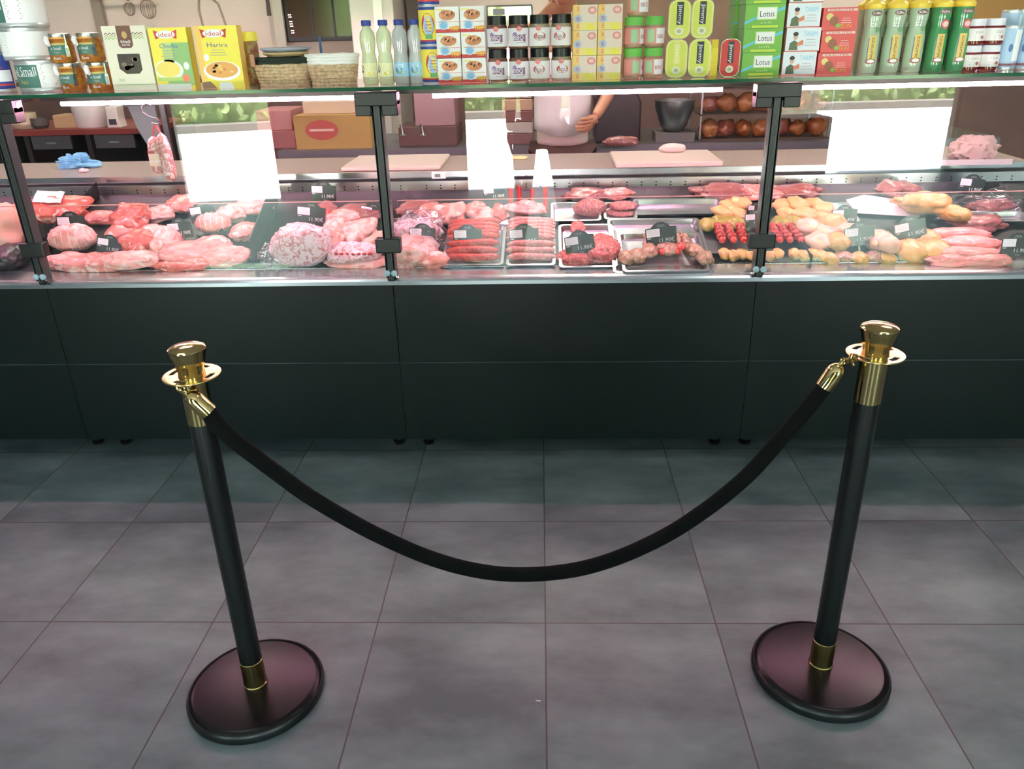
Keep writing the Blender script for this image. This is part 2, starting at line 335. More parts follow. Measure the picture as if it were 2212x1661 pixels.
    for sx in (-.068, .064): g.lathe([(.012, 0), (.012, .006)], STEEL, 14, Matrix.Translation((pxx + sx, 0.905, 1.322)) @ Matrix.Rotation(pi / 2, 4, 'Y'))
    R('hinge', g, bevel=.003)
    g = G(); g.box(pxx - .044, pxx + .042, 0.878, 0.915, 0.822, 0.872, BLACK); R('clamp', g, bevel=.004)
    for sx in (-.012, .012):
        g = G(); g.lathe([(.0105, 0), (.0105, .006), (.004, .010)], mat('bluish_cap', (0.62, 0.72, 0.76), 0.25), 14, Matrix.Translation((pxx + sx, 0.884, 0.752)) @ Matrix.Rotation(pi / 2, 4, 'X')); R('screw_cap', g)
# small thermometer box on the worktop front
t = empty('digital_thermometer', (*atY(948, 378, 1.64).xy, 0), 'small white digital thermometer on the back rail, middle bay', 'thermometer')
P0 = atY(948, 378, 1.65); t.location = P0
g = G(); g.box(-.030, .030, -.012, 0, -.014, .014, WHITE); g.build('case', t, bevel=.003)
g = G(); g.box(-.016, .008, -.0135, -.011, -.007, .007, mat('lcd', (0.45, 0.50, 0.42), 0.2)); g.build('display', t)
# ================================================================ goods on the glass shelf
SZ = SHELF_Z + 0.0005
FY = 1.035                                         # where the front row stands
def SX(u, v=175, Y=FY): return atY(u, v, Y).x
def SH(u, v, Y=FY): return atY(u, v, Y).z - SZ
RED = flat(200, 45, 40); NAVY = flat(32, 52, 140); GREY = flat(150, 150, 150); YEL = flat(242, 224, 70); ORG = flat(232, 160, 70); TEAL = flat(52, 104, 92)
INK = flat(40, 40, 45); PINKR = flat(225, 120, 110); GRN = flat(110, 170, 70); BROWN = flat(100, 58, 45); LBLUE = flat(150, 205, 235); LILAC = flat(150, 120, 175)
CREAM = flat(228, 222, 198)

# large catering cans, three in a stack
def can(r, h, deco, label, X, z, rz=0.0, group='large catering cans', name='can', y=None):
    t = empty(name, (X, FY + r if y is None else y, z), label, 'can', group, rz=rz)
    g = G(); g.lathe([(r * .97, 0), (r, .004), (r, .008), (r * .985, .011), (r * .985, h - .011), (r, h - .008), (r, h - .003), (r * .97, h), (r * .93, h - .004), (.001, h - .004)], mat('tinplate', (0.86, 0.87, 0.86), 0.3, 0.7), 40)
    g.build('tin', t)
    g = G(); deco(g, r * .985 + .0008, h); g.build('paper_label', t); return t
def deco_bel(g, r, h):
    P = cyl(0, 0, r); c = pi * r
    g.quad(-c, c, .013, h - .013, WHITE, P, 48); P = cyl(0, 0, r + .0005)
    g.quad(-.075, .030, .014, h - .014, TEAL, P, 16); P = cyl(0, 0, r + .001)
    g.text('el Small', -.018, h * .66, .085, .028, WHITE, P); g.quad(-.05, .02, h * .50, h * .515, WHITE, P, 6)
    g.text('Halal', -.025, h * .32, .030, .012, flat(196, 170, 80), P); g.lines(.062, h * .85, .05, 9, .0075, .002, GREY, P)
c1 = can(.080, .1005, deco_bel, 'white and green catering can, lowest of the stack of three', SX(66), SZ, 0.0)
copy_tree(c1, (SX(47), FY + .08, SZ + .101), 'white catering can with its text side turned forward, middle of the stack of three', rz=-1.3)
copy_tree(c1, (SX(50), FY + .08, SZ + .202), 'white and green catering can, topmost of the stack of three', rz=-.45)
def deco_milk(g, r, h):
    P = cyl(0, 0, r); g.quad(-.1, .1, .012, h - .012, NAVY, P, 24); P = cyl(0, 0, r + .0005)
    g.quad(.02, .09, .035, h * .55, WHITE, P, 8); g.quad(.02, .09, .022, .028, RED, P, 8); g.shape([(.03, h * .75), (.045, h * .55), (.06, h * .5), (.07, h * .55), (.055, h * .62), (.05, h * .8)], RED, P)
can(.055, .130, deco_milk, 'blue, red and white tin cut off by the left edge of the photo', SX(-30), SZ, 0, 'single tins')

# antipasto jars with a fork strapped on
def fork_jar(X, Y, z, label, rz, word):
    t = empty('glass_jar', (X, Y, z), label, 'jar', 'jars with a fork tied on', rz=rz)
    g = G(); r = .040; h = .088
    g.lathe([(r * .9, 0), (r, .006), (r, .062), (r * .88, .074), (r * .84, .080)], mat('antipasto', (0.72, 0.52, 0.16), 0.2, col2=(0.62, 0.30, 0.12), scale=60), 28); g.build('jar_body', t)
    g = G(); g.lathe([(r * .86, .0), (r * .9, .003), (r * .9, .016), (r * .8, .018)], mat('steel_lid', (0.65, 0.66, 0.62), 0.3, 0.8), 28, Matrix.Translation((0, 0, .072))); P = cyl(0, 0, r * .905); g.quad(-.032, .032, .0725, .078, ORG, P, 12); g.build('lid', t)
    g = G(); P = cyl(0, 0, r + .0006); g.quad(-.038, .038, .024, .054, TEAL, P, 12); g.quad(-.038, .038, .054, .060, flat(200, 180, 90), P, 12); P = cyl(0, 0, r + .0011)
    g.text('el Small', -.002, .044, .034, .009, WHITE, P); g.text('Taze', .0, .032, .018, .005, flat(200, 180, 90), P); g.text(word, -.002, .014, .024, .009, WHITE, P); g.build('paper_label', t)
    g = G(); fm = mat('grey_fork', (0.62, 0.64, 0.66), 0.25, 0.9)
    fx = .034; y = -r * .55 - .012; g.box(fx - .002, fx + .002, y - .001, y + .001, .05, .086, fm); g.prism([(fx - .006, .046), (fx + .006, .046), (fx + .004, .054), (fx - .004, .054)], y - .001, y + .001, fm)
    for k in range(4): g.box(fx - .006 + k * .0033, fx - .0045 + k * .0033, y - .001, y + .001, .018, .046, fm)
    g.build('fork', t)
    g = G(); g.tube([(-.020, -r - .006, .080), (-.022, -r - .009, .070), (-.018, -r - .009, .058), (-.014, -r - .006, .052)], [.007, .009, .008, .004], WHITE, 10); g.build('white_tag', t); return t
zz = 0
fork_jar(SX(142), FY + .045, SZ, 'gold and green jar with fork, bottom left of four beside the big cans', -.1, 'But')
fork_jar(SX(203), FY + .045, SZ, 'gold and green jar with fork, bottom right of four beside the cream box', .15, 'But')
fork_jar(SX(133), FY + .045, SZ + .0905, 'gold and green jar with fork, top left of four beside the big cans', .1, 'Roti')
fork_jar(SX(196), FY + .045, SZ + .0905, 'gold and green jar with fork, top right of four beside the cream box', -.05, 'Roti')

# carton maker
def carton(u0, u1, vt, deco, label, dep=.06, base=CREAM, side=None, z=None, h=None, Y=FY, group=None, rz=0.0, name='carton', cat='box', vb=178):
    X0, X1 = SX(u0, vb, Y), SX(u1, vb, Y); wd = X1 - X0; z = SZ if z is None else z
    if h is None: h = SH(u0, vt, Y)
    g = G(); g.box(0, wd, 0, dep, 0, h, base)
    if side: g.quad(0.0, dep, 0, h, side, lambda x, q: (wd + .0004, x, q)); g.quad(0.0, dep, 0, h, side, lambda x, q: (-.0004, x, q))
    deco(g, wd, h, front(-.0006), front(-.0011), front(-.0016))
    o = g.build(name, loc=(X0, Y, z)); o.rotation_euler.z = rz
    return tag(o, label, cat, group)
def d_dates(g, w_, h, P, Q, R):
    for k, c in enumerate((INK, flat(170, 150, 60), GRN)):
        for side in (0, 1):
            a = .006 if side == 0 else w_ * .66; n = 6; st = w_ * .27 / n; z0 = h * (.86 - .035 * k)
            for i in range(n):
                x = a + i * st; up = (i % 2) * .006; g.shape([(x, z0 + up), (x + st, z0 + .006 - up), (x + st, z0 + .0085 - up), (x, z0 + up + .0025)], c, P)
    g.shape([(w_ * .33, h), (w_ * .66, h), (w_ * .66, h * .70), (w_ * .60, h * .66), (w_ * .39, h * .66), (w_ * .33, h * .70)], BROWN, P)
    g.oval(w_ * .5, h * .86, .009, .011, flat(190, 150, 80), Q); g.text('khadi', w_ * .5, h * .76, .032, .009, WHITE, Q); g.text('DATES', w_ * .5, h * .71, .026, .006, WHITE, Q)
    wn = [(w_ * .24, h * .57), (w_ * .76, h * .57), (w_ * .76, h * .32), (w_ * .68, h * .26), (w_ * .38, h * .26), (w_ * .24, h * .34)]
    g.shape(wn, flat(58, 44, 40, .2), P)
    random.seed(4)
    for i in range(9): g.oval(w_ * random.uniform(.34, .68), h * random.uniform(.33, .52), .010, .007, flat(*[(95, 70, 62), (40, 30, 30), (120, 96, 84)][i % 3], .25), Q, 10)
    g.quad(0, w_, h * .085, h * .092, GRN, P); g.text('bio', w_ * .25, h * .17, .02, .010, GRN, Q)
carton(243, 336, 56, d_dates, 'cream date carton with brown ribbon and dark octagonal window', .07)
def logo(g, cx, cz, w_, Q, R):
    for s_ in (-1, 1): g.shape([(cx, cz + .018 * s_ * 0), (cx + s_ * w_ * .62, cz + .014), (cx + s_ * w_ * .55, cz - .014)], RED, Q)
    g.oval(cx, cz, w_ * .5, .0125, WHITE, front(-.0013)); g.text('ideal', cx, cz, w_ * .72, .014, RED, front(-.0018))
def d_chorba(g, w_, h, P, Q, R):
    g.quad(w_ * .30, w_, h * .06, h * .76, flat(140, 185, 110), P); g.quad(w_ * .30, w_ * .55, h * .4, h * .76, flat(185, 210, 120), Q)
    logo(g, w_ * .45, h * .89, w_ * .5, Q, R); g.text('Chorba', w_ * .48, h * .71, w_ * .48, .014, flat(90, 110, 170), R); g.lines(w_ * .45, h * .63, w_ * .4, 4, .008, .0016, GREY, R)
    g.oval(w_ * .38, h * .32, w_ * .38, h * .17, flat(235, 238, 228), Q); g.oval(w_ * .36, h * .33, w_ * .32, h * .13, flat(238, 214, 96), front(-.0014)); g.quad(w_ * .04, w_ * .8, h * .14, h * .2, flat(175, 205, 100), front(-.0014))
    g.oval(w_ * .86, h * .38, .010, .012, WHITE, R); g.oval(w_ * .80, h * .18, .012, .012, flat(235, 120, 90), R); g.quad(0, w_ * .9, 0, h * .09, flat(232, 232, 224), Q)
carton(340, 421, 60, d_chorba, 'yellow and green soup carton with red logo beside the cream carton', .045, YEL, flat(205, 190, 40))
def d_harira(g, w_, h, P, Q, R):
    g.quad(0, w_ * .14, 0, h, flat(240, 195, 90), P); logo(g, w_ * .45, h * .88, w_ * .5, Q, R); g.text('Harira', w_ * .5, h * .70, w_ * .48, .014, flat(90, 100, 150), R); g.lines(w_ * .5, h * .62, w_ * .4, 3, .008, .0016, GREY, R)
    g.oval(w_ * .52, h * .28, w_ * .44, h * .16, WHITE, Q); g.oval(w_ * .52, h * .30, w_ * .38, h * .13, flat(226, 160, 78), front(-.0014))
    random.seed(8)
    for i in range(14): g.oval(w_ * random.uniform(.3, .75), h * random.uniform(.24, .38), .006, .004, flat(*[(200, 125, 60), (242, 200, 110)][i % 2]), front(-.0018), 8)
    g.oval(w_ * .2, h * .5, .009, .011, WHITE, R); g.shape([(0, 0), (w_ * .35, 0), (w_ * .2, h * .12), (0, h * .1)], flat(150, 110, 80), R); g.shape([(w_ * .4, 0), (w_ * .75, 0), (w_ * .7, h * .1), (w_ * .42, h * .1)], WHITE, R)
carton(437, 528, 56, d_harira, 'bright yellow soup carton with a bowl picture, right of the green one', .045, YEL, flat(236, 190, 80))

# spice tub with a yellow lid behind
t = empty('spice_tub', (SX(549, 175, 1.16), 1.16, SZ), 'clear spice tub with yellow lid between yellow carton and basket', 'tub')
g = G(); g.lathe([(.026, 0), (.030, .005), (.030, .13), (.027, .14)], mat('mixed_spice', (0.62, 0.60, 0.36), 0.4, col2=(0.55, 0.25, 0.20), scale=50), 24); g.build('tub_body', t)
g = G(); g.lathe([(.029, .14), (.032, .142), (.032, .168), (.030, .170), (.001, .171)], YEL, 24); g.build('lid', t)

# rope baskets
def basket(u0, u1, vt, label, rim, rimh, Y):
    X0, X1 = SX(u0, 178, Y), SX(u1, 178, Y); wt = (X1 - X0) / 2; h = SH(u0, vt, Y); cx = (X0 + X1) / 2
    t = empty('rope_basket', (cx, Y + wt * .6, SZ), label, 'basket', 'rope baskets')
    rope = mat('twisted_rope', (0.86, 0.76, 0.62), 0.9, col2=(0.70, 0.60, 0.47), scale=90, bump=.6)
    def ring(k, n, top): 
        g = G(); zc = h * (k + .5) / n; f = .80 + .20 * (k / n); rr = h / n * .56
        pts = []
        for i in range(41):
            a = 2 * pi * i / 40; pts.append((wt * f * math.copysign(abs(cos(a)) ** .75, cos(a)), wt * .6 * f * math.copysign(abs(sin(a)) ** .75, sin(a)), zc + .001 * sin(a * 9 + k)))
        return pts, rr
    n = 9; g = G(); gr = G()
    for k in range(n):
        pts, rr = ring(k, n, 0); (gr if k >= n - rimh else g).tube(pts, rr, rim if k >= n - rimh else rope, 8)
    pts, rr = ring(0, n, 0); g.prism([(p[0], p[1]) for p in pts[:-1]], 0.001, .005, rope, 'z'); g.build('woven_wall', t); gr.build('rim', t)
    return t, wt, h
b1, bw, bh = basket(541, 668, 126, 'natural rope basket with a dark green rim and leather tab', mat('dark_green_yarn', (0.14, 0.19, 0.15), 0.9, bump=.5, scale=80), 2, 1.04)
g = G(); g.prism([(-.9 * bw + .005, bh * .72), (-.9 * bw + .018, bh * .72), (-.9 * bw + .017, bh * 1.12), (-.9 * bw + .004, bh * 1.12)], -bw * .6 - .010, -bw * .6 - .004, mat('tan_leather', (0.70, 0.48, 0.36), 0.5)); g.build('leather_tab', b1)
b2, b2w, b2h = basket(658, 771, 118, 'natural rope basket with a white rim, right of the green rimmed one', mat('white_yarn', (0.93, 0.93, 0.91), 0.9, bump=.5, scale=80), 3, 1.05)
o = b2; 
for k, (dz, r_) in enumerate(((.0, .075), (.014, .083))):
    g = G(); m_ = [mat('straw', (0.78, 0.68, 0.48), 0.9, bump=.5, scale=90), mat('grey_felt', (0.62, 0.66, 0.70), 0.9)][k]
    g.lathe([(r_ * .8, 0), (r_, .008), (r_ * 1.02, .013), (r_ * .97, .014), (r_ * .8, .004)], m_, 32)
    tag(g.build('woven_bowl', loc=(b1.location.x + .012, b1.location.y + .01, SZ + bh + .002 + dz)), ['straw bowl lying on the green rimmed basket', 'blue grey bowl rim, on top of the straw bowl and basket'][k], 'bowl', 'bowls on the basket')
t = empty('spatula', (SX(698, 150, 1.24), 1.24, SZ), 'blue plastic spatula standing behind the white rimmed basket', 'spatula')
g = G(); g.lathe([(.004, 0), (.005, .08), (.004, .15)], flat(50, 90, 150), 10); g.build('handle', t)
g = G(); g.prism([(-.012, .0), (.012, .0), (.010, .03), (-.010, .03)], -.002, .002, flat(50, 90, 150)); g.build('blade', t)

# lemonade / water bottles
LIQ = [mat('lemon_drink', (0.84, 0.86, 0.70), 0.15, coat=.6), mat('clear_drink', (0.74, 0.75, 0.75), 0.12, coat=.6)]
def bottle(u, kind, label, first=None):
    if first: return copy_tree(first, (SX(u), FY + .035, SZ), label)
    t = empty('drink_bottle', (SX(u), FY + .035, SZ), label, 'bottle', 'blue capped drink bottles')
    g = G(); g.lathe([(.023, 0), (.0255, .006), (.0247, .05), (.0252, .07), (.0215, .092), (.021, .10), (.025, .125), (.0255, .14), (.023, .158), (.013, .172), (.012, .180)], LIQ[kind], 28); g.build('bottle_body', t)
    g = G(); g.lathe([(.0155, .178), (.016, .180), (.016, .193), (.0145, .195), (.001, .195)], NAVY, 24); g.build('cap', t)
    g = G(); P = cyl(0, 0, .0262); g.quad(-.032, .032, .024, .066, [flat(236, 232, 178), LBLUE][kind], P, 14); P = cyl(0, 0, .0267)
    if kind: g.text('ICE', 0, .056, .026, .011, WHITE, P); g.oval(-.006, .043, .012, .011, flat(90, 120, 150), P); g.oval(.006, .035, .014, .007, flat(170, 190, 90), P)
    else: g.oval(-.026, .048, .010, .013, flat(60, 80, 90), P); g.oval(.008, .034, .012, .006, flat(220, 210, 80), P); g.lines(.008, .058, .03, 3, .006, .0015, GREY, P)
    g.build('paper_label', t); return t
ba = bottle(797, 0, 'pale yellow drink bottle with blue cap, leftmost of four'); bottle(832, 0, 'pale yellow drink bottle with blue cap, second from left of four', ba)
bb = bottle(866, 1, 'clear drink bottle with light blue label, third from left of four'); bottle(899, 1, 'clear drink bottle with light blue label, beside the colourful tins', bb)

# colourful tins
def deco_fest(g, r, h):
    P = cyl(0, 0, r); c = pi * r * .9; g.quad(-c, c, .008, h - .008, YEL, P, 30); P = cyl(0, 0, r + .0005)
    g.quad(-c, c, h * .9, h * .97, NAVY, P, 30); g.quad(-c, c, h * .03, h * .1, NAVY, P, 30); g.quad(-c, c, h * .1, h * .14, RED, P, 30)
    g.oval(.004, h * .52, .022, h * .30, RED, P); P = cyl(0, 0, r + .001); g.oval(.006, h * .50, .017, h * .24, flat(150, 190, 230), P); g.quad(-.006, .018, h * .16, h * .28, flat(90, 160, 90), P, 6)
    P = cyl(0, 0, r + .0015); g.text('FESTI', .006, h * .70, .026, .010, flat(240, 200, 190), P); g.lines(.006, h * .6, .022, 4, h * .08, h * .025, flat(200, 80, 90), P)
h_ = SH(930, 98); f1 = can(.034, h_, deco_fest, 'round yellow and blue tin, lowest of the stack of three', SX(932), SZ, .1, 'yellow and blue tins')
copy_tree(f1, (SX(932), FY + .034, SZ + h_ + .0005), 'round yellow and blue tin, middle of the stack of three', rz=-.15)
copy_tree(f1, (SX(933), FY + .034, SZ + 2 * h_ + .001), 'round yellow and blue tin, top of the stack and cut off above', rz=.3)

def grid_cartons(us, nrow, vt, deco, dep, base, group, word, names, side=None, xo=None):
    H = SH(us[0], vt) / nrow; first = []
    for c in range(len(us) - 1):
        for r in range(nrow):
            lab = word + ', ' + names(c, r)
            if not first:
                o = carton(us[c] + .7, us[c + 1] - .7, 0, deco, lab, dep, base, side, z=SZ, h=H - .0012, group=group); first.append(o)
            else:
                o = first[0].copy(); C.objects.link(o); o['label'] = lab; o.location.x = SX(us[c] + .7)
                o.location.z = SZ + r * H
            random.seed(c * 7 + r * 3 + len(word)); o.location.y = FY + random.uniform(0, .006); o.location.x += random.uniform(-.0008, .0008)
rown = ['lowest', 'middle', 'top', 'uppermost']; coln = ['left', 'right']
def d_nug(g, w_, h, P, Q, R):
    g.quad(0, w_, 0, h * .13, RED, P); g.quad(w_ * .05, w_ * .4, h * .87, h * .91, YEL, P); g.oval(w_ * .5, h * .68, w_ * .34, h * .2, flat(206, 130, 84), P)
    for k in range(6): g.oval(w_ * (.25 + .1 * k), h * (.66 + .06 * ((k * 5) % 3)), w_ * .09, h * .08, flat(*[(222, 152, 104), (186, 108, 70)][k % 2]), Q, 12)
    g.oval(w_ * .34, h * .30, w_ * .2, h * .2, flat(190, 215, 235), Q); g.oval(w_ * .34, h * .28, w_ * .15, h * .13, flat(120, 180, 220), R); g.shape([(w_ * .55, h * .13), (w_, h * .13), (w_, h * .26), (w_ * .6, h * .22)], ORG, Q); g.text('100', w_ * .78, h * .12, w_ * .3, h * .12, YEL, R); g.quad(w_ * .1, w_, h * .40, h * .42, PINKR, R)
grid_cartons([947, 999, 1050], 3, 14, d_nug, .08, flat(238, 236, 234), 'white and red nugget cartons', 'small white and red carton', lambda c, r: '%s of the %s column beside the round tins' % (rown[r], coln[c]))
def d_oj(g, w_, h, P, Q, R):
    g.quad(w_ * .28, w_, h * .3, h, flat(228, 208, 190), P); g.quad(w_ * .28, w_, 0, h * .3, flat(236, 218, 120), P); g.oval(w_ * .2, h * .45, w_ * .16, h * .16, flat(165, 185, 215), Q); g.text('S', w_ * .2, h * .45, w_ * .14, h * .14, RED, R)
    g.oval(w_ * .78, h * .78, w_ * .18, h * .15, flat(224, 140, 130), Q); g.oval(w_ * .78, h * .78, w_ * .1, h * .08, flat(238, 190, 180), R); g.shape([(w_ * .6, h * .02), (w_ * .95, h * .02), (w_ * .62, h * .3)], flat(238, 226, 60), Q)
    g.lines(w_ * .2, h * .9, w_ * .1, 3, h * .06, h * .03, PINKR, Q); g.lines(w_ * .2, h * .22, w_ * .1, 3, h * .06, h * .03, PINKR, Q)
grid_cartons([1236, 1288.5, 1341], 3, 10, d_oj, .08, flat(240, 198, 104), 'orange and yellow cartons', 'small orange and yellow carton', lambda c, r: '%s of the %s column beside the sauce jars' % (rown[r], coln[c]))

# sauce jars with black lids
def jar(u, z, h, r, body, lid, deco, label, first=None, group='black lidded sauce jars', rz=0):
    if first: return copy_tree(first, (SX(u), FY + r, z), label, rz=rz, group=group)
    t = empty('sauce_jar', (SX(u), FY + r, z), label, 'jar', group, rz=rz)
    g = G(); g.lathe([(r * .88, 0), (r, .004), (r, h * .66), (r * .9, h * .74)], body, 30); g.build('jar_body', t)
    g = G(); g.lathe([(r * .86, h * .72), (r * .92, h * .73), (r * .92, h * .985), (r * .86, h), (.001, h)], lid, 30); g.build('lid', t)
    g = G(); deco(g, r + .0006, h); g.build('paper_label', t); return t
def d_bbq(g, r, h):
    P = cyl(0, 0, r); a = r * 1.35; g.quad(-a, a, h * .07, h * .62, flat(232, 226, 230), P, 14); P = cyl(0, 0, r + .0005); g.oval(.000, h * .60, .009, h * .08, flat(226, 120, 118), P)
    g.quad(-.020, .020, h * .24, h * .42, flat(128, 92, 132), P, 8); g.oval(-.014, h * .4, .008, h * .10, LILAC, P); g.shape([(.012, h * .22), (.022, h * .2), (.022, h * .45), (.016, h * .42)], flat(150, 50, 60), P)
    P = cyl(0, 0, r + .001); g.text('BBQ', -.002, h * .32, .034, h * .16, WHITE, P); g.quad(-.01, .02, h * .17, h * .18, INK, P, 5)
def d_bas(g, r, h):
    P = cyl(0, 0, r); a = r * 1.35; g.quad(-a, a, h * .07, h * .62, flat(236, 230, 230), P, 14); P = cyl(0, 0, r + .0005); g.oval(-.004, h * .60, .009, h * .08, flat(226, 120, 118), P)
    g.oval(.0, h * .36, .020, h * .13, flat(214, 96, 88), P); P = cyl(0, 0, r + .001); g.text('BASQUE', .0, h * .33, .036, h * .12, flat(110, 30, 30), P)
SAU = mat('brown_sauce', (0.40, 0.24, 0.18), 0.15, col2=(0.52, 0.36, 0.28), scale=80, coat=.5); SAU2 = mat('pale_sauce', (0.66, 0.60, 0.48), 0.15, col2=(0.52, 0.44, 0.34), scale=80, coat=.5)
LID = mat('black_lid', (0.08, 0.09, 0.09), 0.35)
jh = SH(1100, 106); us = [1075, 1121, 1166, 1213]; jf = {}
for c in range(4):
    for r in range(2):
        k = c >= 2; lab = '%s sauce jar with black lid, %s row, %s' % (('purple BBQ label', 'red label')[k], ('lower', 'upper')[r], ('beside the white and red cartons', 'second from those cartons', 'third from those cartons', 'beside the orange cartons')[c])
        o = jar(us[c], SZ + r * (jh + .0005), jh, .0335, (SAU, SAU2)[k], LID, (d_bbq, d_bas)[k], lab, jf.get(k), rz=[.1, -.05, .0, .12, -.08, .05, .1, -.25][c * 2 + r] * .8)
        jf.setdefault(k, o)
# spread jars with green lids
def d_spread(g, r, h):
    P = cyl(0, 0, r); a = r * 1.9; g.quad(-a, a, h * .12, h * .64, flat(222, 140, 130), P, 18); P = cyl(0, 0, r + .0005); g.quad(.0, .040, h * .14, h * .62, flat(240, 234, 234), P, 10); g.quad(-.030, -.006, h * .18, h * .58, flat(160, 200, 150), P, 8)
    P = cyl(0, 0, r + .001); g.text('BBC', .018, h * .36, .028, h * .13, flat(160, 60, 60), P)
GLID = flat(96, 186, 66); j2 = SH(1380, 104); gf = None
for c, u in enumerate((1367, 1411)):
    for r in range(2):
        o = jar(u, SZ + r * (j2 + .0005), j2, .0325, mat('tan_spread', (0.66, 0.53, 0.42), 0.2, coat=.5), GLID, d_spread, 'green lidded spread jar, %s row, %s' % (('lower', 'upper')[r], ('beside the orange cartons', 'beside the yellow tins')[c]), gf, 'green lidded spread jars', rz=[.8, .55, .0, .1][c * 2 + r]); gf = gf or o
jar(1374, SZ + 2 * j2 + .001, j2, .0325, None, None, None, 'spread jar on top of the green lidded jars, cut off above', gf, 'green lidded spread jars', rz=.05)

# oval fish tins standing on end
def oval_tin(u0, u1, z, h, base, label, word, group, black=True, dep=.022, Y=FY, rz=0):
    X0, X1 = SX(u0), SX(u1); wd = X1 - X0; r = wd * .36; t = empty('oval_tin', ((X0 + X1) / 2, Y, z), label, 'tin', group, rz=rz)
    def rr(w2, h2, r, k=7):
        p = []
        for cx, cz, a0 in ((w2 - r, h2 - r, 0), (-w2 + r, h2 - r, 90), (-w2 + r, -h2 + r, 180), (w2 - r, -h2 + r, 270)):
            for i in range(k): a = radians(a0 + 90 * i / (k - 1)); p.append((cx + r * cos(a), h / 2 + cz + r * sin(a)))
        return p
    tin = mat('silver_tin', (0.80, 0.80, 0.70), 0.25, 0.9)
    g = G(); g.prism(rr(wd / 2, h / 2, r), 0, .002, tin); g.prism(rr(wd / 2 * .93, h / 2 * .955, r * .93), .002, dep, tin); g.build('tin_body', t)
    g = G(); g.shape(rr(wd / 2 * .95, h / 2 * .965, r * .93), base, front(-.0004)); g.shape(rr(wd / 2 * .80, h / 2 * .87, r * .8), flat(206, 214, 80), front(-.0008)) if base is not RED else None
    g.quad(-wd * .14, wd * .16, h * .36, h * .93, INK if black else flat(222, 218, 110), front(-.0012)); g.text(word, 0.0, h * .62, h * .50, wd * .22, WHITE, front(-.0016), rot=pi / 2 * -1)
    g.oval(0, h * .2, wd * .2, h * .10, flat(226, 226, 200), front(-.0012)); g.oval(0, h * .2, wd * .1, h * .05, flat(170, 175, 120), front(-.0016)); g.build('printed_lid', t); return t
YG_ = flat(222, 222, 110); th = SH(1460, 85)
q = [oval_tin(1435, 1482, SZ, th, YG_, 'yellow green oval fish tin, lower left of four, paler print', 'Jimmy', 'oval fish tins', False), oval_tin(1484, 1532, SZ, th, YG_, 'yellow green oval fish tin, lower right of four', 'Jimmy', 'oval fish tins'),
     oval_tin(1437, 1484, SZ + th + .0005, th, YG_, 'yellow green oval fish tin, upper left of four', 'Jimmy', 'oval fish tins'), oval_tin(1485, 1531, SZ + th + .0005, th, YG_, 'yellow green oval fish tin, upper right of four', 'Jimmy', 'oval fish tins')]
oval_tin(1552, 1594, SZ, SH(1570, 84), RED, 'red oval fish tin beside the green cartons', 'Jimmy', 'oval fish tins')
t = empty('gold_tin', (SX(1541), FY + .012, SZ), 'gold ribbed tin seen edge on, left of the red oval tin', 'tin')
g = G(); g.box(-.010, .010, 0, .05, 0, SH(1541, 86), mat('gold_foil', (0.80, 0.70, 0.25), 0.25, .8))
for k in range(14): g.box(-.011, .011, -.0012, .0005, .006 + k * .0058, .009 + k * .0058, mat('gold_rib', (0.88, 0.80, 0.35), 0.25, .8))
g.build('ribbed_body', t)

# long green tissue boxes, white boxes, red boxes
def d_green(g, w_, h, P, Q, R):
    g.quad(w_ * .2, w_ * .85, h * .03, h * .13, flat(196, 218, 60), P); g.shape([(0, h * .16), (w_ * .45, h * .52), (w_ * .45, h * .62), (0, h * .28)], flat(90, 190, 220), P); g.shape([(w_ * .6, h * .5), (w_, h * .78), (w_, h * .92), (w_ * .6, h * .62)], flat(90, 190, 220), P)
    g.quad(w_ * .30, w_ * .80, h * .36, h * .88, flat(214, 232, 160), Q); g.quad(w_ * .33, w_ * .77, h * .40, h * .85, WHITE, R); g.text('Lotus', w_ * .55, h * .60, w_ * .36, h * .24, INK, front(-.002), rot=0); g.text('soft', w_ * .55, h * .24, w_ * .3, h * .1, flat(190, 215, 150), Q)
GRNB = flat(112, 178, 62); hg = SH(1640, 114) 
for r in range(4):
    for b in range(2):
        nm = 'green box with white name plate, %s of the front stack' % ['lowest', 'second from the shelf', 'third from the shelf', 'topmost'][r] if not b else 'green box seen behind the front stack, %s' % ['on the shelf', 'second level', 'third level', 'top level'][r]
        carton(1599 - b * 22 - r * 1, 1680 - b * 22, 0, d_green, nm, .10, GRNB, flat(96, 150, 80), z=SZ + r * (hg + .0008), h=hg, Y=FY + b * .11, group='green tissue boxes', name='tissue_box')
def d_boy(g, w_, h, P, Q, R):
    g.quad(w_ * .03, w_ * .97, h * .05, h * .95, flat(228, 236, 244), P); g.quad(0, w_, 0, h * .04, PINKR, Q)
    g.oval(w_ * .27, h * .62, w_ * .07, h * .13, flat(214, 170, 140), Q, 14); g.oval(w_ * .27, h * .74, w_ * .08, h * .09, INK, R, 12); g.shape([(w_ * .1, h * .06), (w_ * .36, h * .06), (w_ * .34, h * .40), (w_ * .24, h * .48), (w_ * .12, h * .36)], flat(86, 100, 70), Q)
    g.shape([(w_ * .32, h * .22), (w_ * .52, h * .3), (w_ * .5, h * .5), (w_ * .34, h * .38)], flat(226, 130, 90), R); g.text('TARIM', w_ * .70, h * .74, w_ * .40, h * .2, flat(140, 210, 235), R); g.lines(w_ * .72, h * .5, w_ * .36, 3, h * .12, h * .03, flat(200, 190, 200), R)
WB = flat(240, 236, 238)
